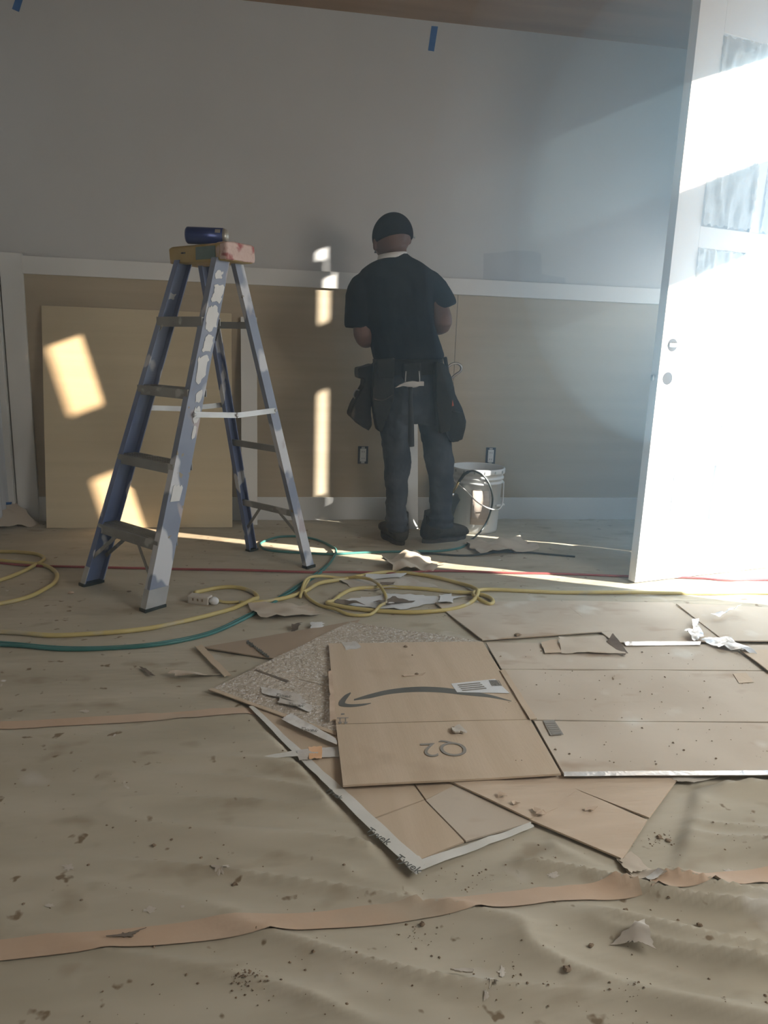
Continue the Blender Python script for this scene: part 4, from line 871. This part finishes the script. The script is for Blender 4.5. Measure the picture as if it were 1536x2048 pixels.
for side, pts in ((0, ((795, 790), (793, 915), (792, 1010), (793, 1048))), (1, ((856, 790), (876, 915), (882, 1005), (884, 1044)))):
    bd_.tube(spline([wp(u, v) for u, v in pts], 5), [.058] * 4 + [.046] * 4 + [.034] * 4 + [.028] * 4, 14)
remesh('body', bd_, 'skin', wk, .006, 4)
# cap
ax, ay, az = np.array([.096, .02, .014]), np.array([-.02, .112, -.030]), np.array([-.016, .030, .104]); cc = hc + np.array([0, -.001, .006])
cr = []
for th in np.linspace(1.84, .12, 11):
    cr.append([cc + az * math.cos(th) + math.sin(th) * (ax * math.cos(g) + ay * math.sin(g)) for g in [2 * math.pi * i / 28 for i in range(28)]])
cm = MB().loft(cr); cap_o = remesh('cap', cm, 'hat', wk, .006, 2); cap_o['label'] = 'black cap'
bv = []; 
for k in range(9):
    g = math.pi / 2 + (k - 4) * .10; bv.append(cc + ax * math.cos(g) * .98 + ay * math.sin(g) * .98 - az * .02)
vis = [p + (ay / np.linalg.norm(ay)) * .065 - zv * .012 for p in bv]
obj('cap_brim', MB().prism([tuple(p) for p in bv + vis[::-1]], (0, 0, .004)), 'hat', cap_o)
obj('cap_button', MB().ell(cc + az * 1.0, (.007, 0, 0), (0, .007, 0), (0, 0, .005), 10, 6), 'hat', cap_o, True)
# safety glasses: temple on the right side
gl = obj('glasses_temple', MB().tube([wp(806, 468, YM - .012), wp(819, 467, YM + .02), wp(829, 475, YM + .11)], [.0035, .004, .0045], 8), 'bucket_in', wk, True)
obj('glasses_lens', MB().obox(wp(803, 478, YM + .195), (.045, .01, 0), (0, .003, 0), (0, 0, .016)), 'pane', gl, bevel=.004)
# white collar of the undershirt
obj('undershirt_collar', MB().loft([[wp(790, 509, YM + .03) + r_ * np.array([math.cos(g) * .92, math.sin(g), 0]) + np.array([-.012, 0, dz - math.cos(g) * .0 + math.cos(g) * .010]) for g in [2 * math.pi * i / 28 for i in range(28)]] for r_, dz in ((.082, -.030), (.076, .002), (.070, .004), (.070, -.03))]), 'label', wk, True)
# t-shirt
sh_ = MB()
sh_.loft([ring(v, l, r, d, y, sq=2.4) for v, l, r, d, y in ((720, 749, 884, .118, YM), (712, 745, 888, .122, YM), (690, 741, 880, .125, YM), (650, 731, 868, .128, YM), (600, 722, 866, .132, YM + .005), (560, 716, 868, .125, YM + .010), (540, 722, 862, .112, YM + .018), (525, 742, 842, .092, YM + .024), (514, 766, 822, .075, YM + .03), (508, 778, 815, .062, YM + .034))])
def sleeve(pts, rads):
    sh_.tube(spline([wp(*p) for p in pts], 4), list(np.interp(np.linspace(0, len(pts) - 1, 4 * (len(pts) - 1) + 1), range(len(pts)), rads)), 18)
sleeve([(765, 568, YM + .012), (728, 580, YM + .01), (719, 615, YM), (717, 656, YM)], [.070, .080, .072, .067])
sleeve([(826, 562, YM + .012), (858, 572, YM + .01), (878, 596, YM), (889, 618, YM - .005)], [.070, .076, .068, .063])
sh_.ell(wp(735, 655, YM), (.03, 0, 0), (0, .07, 0), (0, 0, .01), 10, 6)
remesh('t_shirt', sh_, 'shirt', wk, .007, 5, .012, 9)
# jeans
jn = MB()
jn.loft([ring(v, l, r, d, YM) for v, l, r, d in ((716, 752, 880, .112), (750, 752, 882, .122), (790, 755, 888, .125), (825, 758, 892, .112), (845, 768, 886, .085))])
L1 = [(790, 757, 822, .095), (830, 758, 820, .092), (870, 762, 818, .082), (915, 767, 822, .075), (960, 770, 816, .070), (1000, 772, 813, .066), (1030, 773, 813, .066), (1040, 769, 817, .072), (1047, 775, 812, .062), (1055, 771, 816, .070), (1061, 775, 813, .062)]
R1 = [(790, 816, 892, .095), (830, 830, 898, .092), (870, 842, 900, .082), (915, 850, 905, .076), (960, 858, 906, .072), (1000, 860, 905, .068), (1026, 861, 904, .068), (1034, 857, 908, .074), (1041, 863, 903, .063), (1049, 858, 907, .072), (1055, 863, 904, .063)]
for LL in (L1, R1): jn.loft([ring(v, l, r, d, YM, 18, 2.1) for v, l, r, d in LL])
remesh('jeans', jn, 'jeans', wk, .006, 3, .022, 15)
# boots
def boot(cx, cy, ang, L_=.285, wd=.052):
    d = np.array([math.cos(ang), math.sin(ang), 0]); s_ = np.array([-d[1], d[0], 0]); o = np.array([cx, cy, 0.0])
    up = MB()
    secs = [(-.092, .036, .028, .090), (-.072, .046, .022, .150), (-.02, .048, .022, .165), (.04, .047, .022, .130), (.09, .053, .022, .100), (.14, .056, .022, .088), (.180, .050, .022, .076), (.203, .030, .026, .055)]
    rings = []
    for a, w, z0, z1 in secs:
        c = o + d * a + zv * ((z0 + z1) / 2); rings.append([c + s_ * w * math.copysign(abs(math.cos(g)) ** .8, math.cos(g)) + zv * ((z1 - z0) / 2) * math.copysign(abs(math.sin(g)) ** .8, math.sin(g)) for g in [2 * math.pi * i / 16 for i in range(16)]])
    up.loft(rings)
    up.loft([[o + d * (-.022 + .062 * math.cos(g)) + s_ * .054 * math.sin(g) + zv * z for g in [2 * math.pi * i / 16 for i in range(16)]] for z in (.06, .12, .175)])
    b = remesh('boot', up, 'boot', wk, .005, 3)
    out = []
    for i in range(24):
        g = 2 * math.pi * i / 24; cgn = math.cos(g); out.append(o + d * (.052 + .148 * cgn) + s_ * (.050 + (.006 if cgn > 0 else -.004)) * math.sin(g))
    obj('sole', MB().loft([[p + zv * .004 for p in out], [p + zv * .026 for p in out]]), 'sole', b)
    obj('heel_tab', MB().obox(o - d * .084 + zv * .135, d * .004, s_ * .012, zv * .022), 'sole', b, bevel=.002)
    for k in range(3):
        z = .085 + .030 * k; a = .075 - .035 * k; obj('lace', MB().tube([o + d * a + s_ * -.035 + zv * z, o + d * (a + .012) + zv * (z + .016), o + d * a + s_ * .035 + zv * z], .003, 6), 'scrapdark', b)
q = wp(792, 1080); boot(q[0] + .018, F(790, 1092)[1] + .075, math.radians(98))
q = wp(880, 1080); boot(q[0] + .005, F(868, 1090)[1] + .06, math.radians(25))
# tool belt
tb_ = obj('tool_belt', MB().loft([ring(v, l, r, d, YM, 28, 2.4) for v, l, r, d in ((748, 747, 884, .134), (718, 746, 884, .134), (718, 751, 879, .120), (748, 752, 879, .120))], cap=False, closed=True), 'leather', wk, True)
tb_['label'] = 'dark leather tool belt with pouches'
def pouch(name, px, y0, dep, m='leather', vox=.006, it=5):
    return remesh(name, MB().prism([W(u, v, y0) for u, v in px], (0, dep, 0)), m, tb_, vox, it, .008, 16)
pouch('pouch', [(748, 726), (784, 722), (790, 758), (788, 800), (770, 852), (764, 866), (754, 860), (744, 800)], YM - .142, .08)
pouch('pouch', [(716, 736), (748, 728), (752, 760), (742, 790), (744, 850), (738, 862), (718, 850), (700, 832), (706, 812), (716, 792), (728, 772), (730, 756), (717, 758)], YM - .10, .16)
pouch('pouch', [(872, 722), (888, 726), (904, 752), (908, 790), (900, 862), (880, 868), (872, 800)], YM - .16, .12)
pouch('pouch', [(886, 728), (902, 748), (912, 790), (925, 815), (933, 842), (929, 870), (918, 884), (900, 886), (888, 870), (884, 800)], YM - .06, .15)
pouch('pouch', [(898, 822), (928, 826), (933, 850), (926, 880), (906, 885), (896, 870)], YM - .12, .12)
pouch('belt_pad', [(752, 718), (790, 716), (792, 740), (788, 758), (754, 756)], YM - .146, .03)
pouch('hammer_holder', [(806, 726), (842, 724), (844, 756), (838, 766), (812, 766), (806, 752)], YM - .152, .03, 'leather', .005, 3)
obj('hammer_ring', MB().tube(spline([W(u, v, YM - .17) for u, v in ((812, 742), (811, 768), (820, 774), (834, 773), (839, 766), (838, 742))], 5), .003, 8), 'steel', tb_, True)
obj('pouch_hook', MB().tube(spline([W(u, v, YM - .02) for u, v in ((896, 734), (904, 728), (915, 727), (922, 733), (921, 742), (910, 750), (904, 756))], 6), .006, 8), 'steel', tb_, True)
obj('pouch_clip', MB().tube(spline([W(u, v, YM - .04) for u, v in ((712, 800), (707, 790), (712, 780), (719, 781))], 5), .004, 8), 'steel', tb_, True)
obj('tool_handle', MB().tube([W(890, 715, YM - .03), W(896, 750, YM - .06)], [.010, .009], 10), 'grip', tb_, True)
obj('tool_handle', MB().tube([W(902, 797, YM - .125), W(905, 812, YM - .125)], [.007, .007], 10), 'red_tag', tb_, True)
obj('pouch_seam', MB().tube(spline([W(u, v, YM - .150) for u, v in ((748, 798), (765, 801), (785, 790))], 5), .0022, 6), 'sole', tb_, True)
# hammer hanging in the belt loop
YH = YM - .185
hm = thing('claw_hammer', tuple(W(822, 890, YH)), 'claw hammer hanging head up from the back of the tool belt', 'hammer')
obj('handle', MB().tube([W(u, v, YH) for u, v in ((821, 774), (821, 800), (822, 840), (822, 880), (823, 893))], [.010, .011, .014, .016, .014], 12), 'grip', hm, True)
hp_ = [(791, 776), (800, 769), (812, 764), (826, 762), (838, 764), (838, 763), (848, 763), (848, 772), (838, 772), (830, 774), (820, 774), (806, 772)]
obj('hammer_head', MB().prism([W(u, v, YH - .011) for u, v in hp_], (0, .022, 0)), 'steel', hm, bevel=.002)
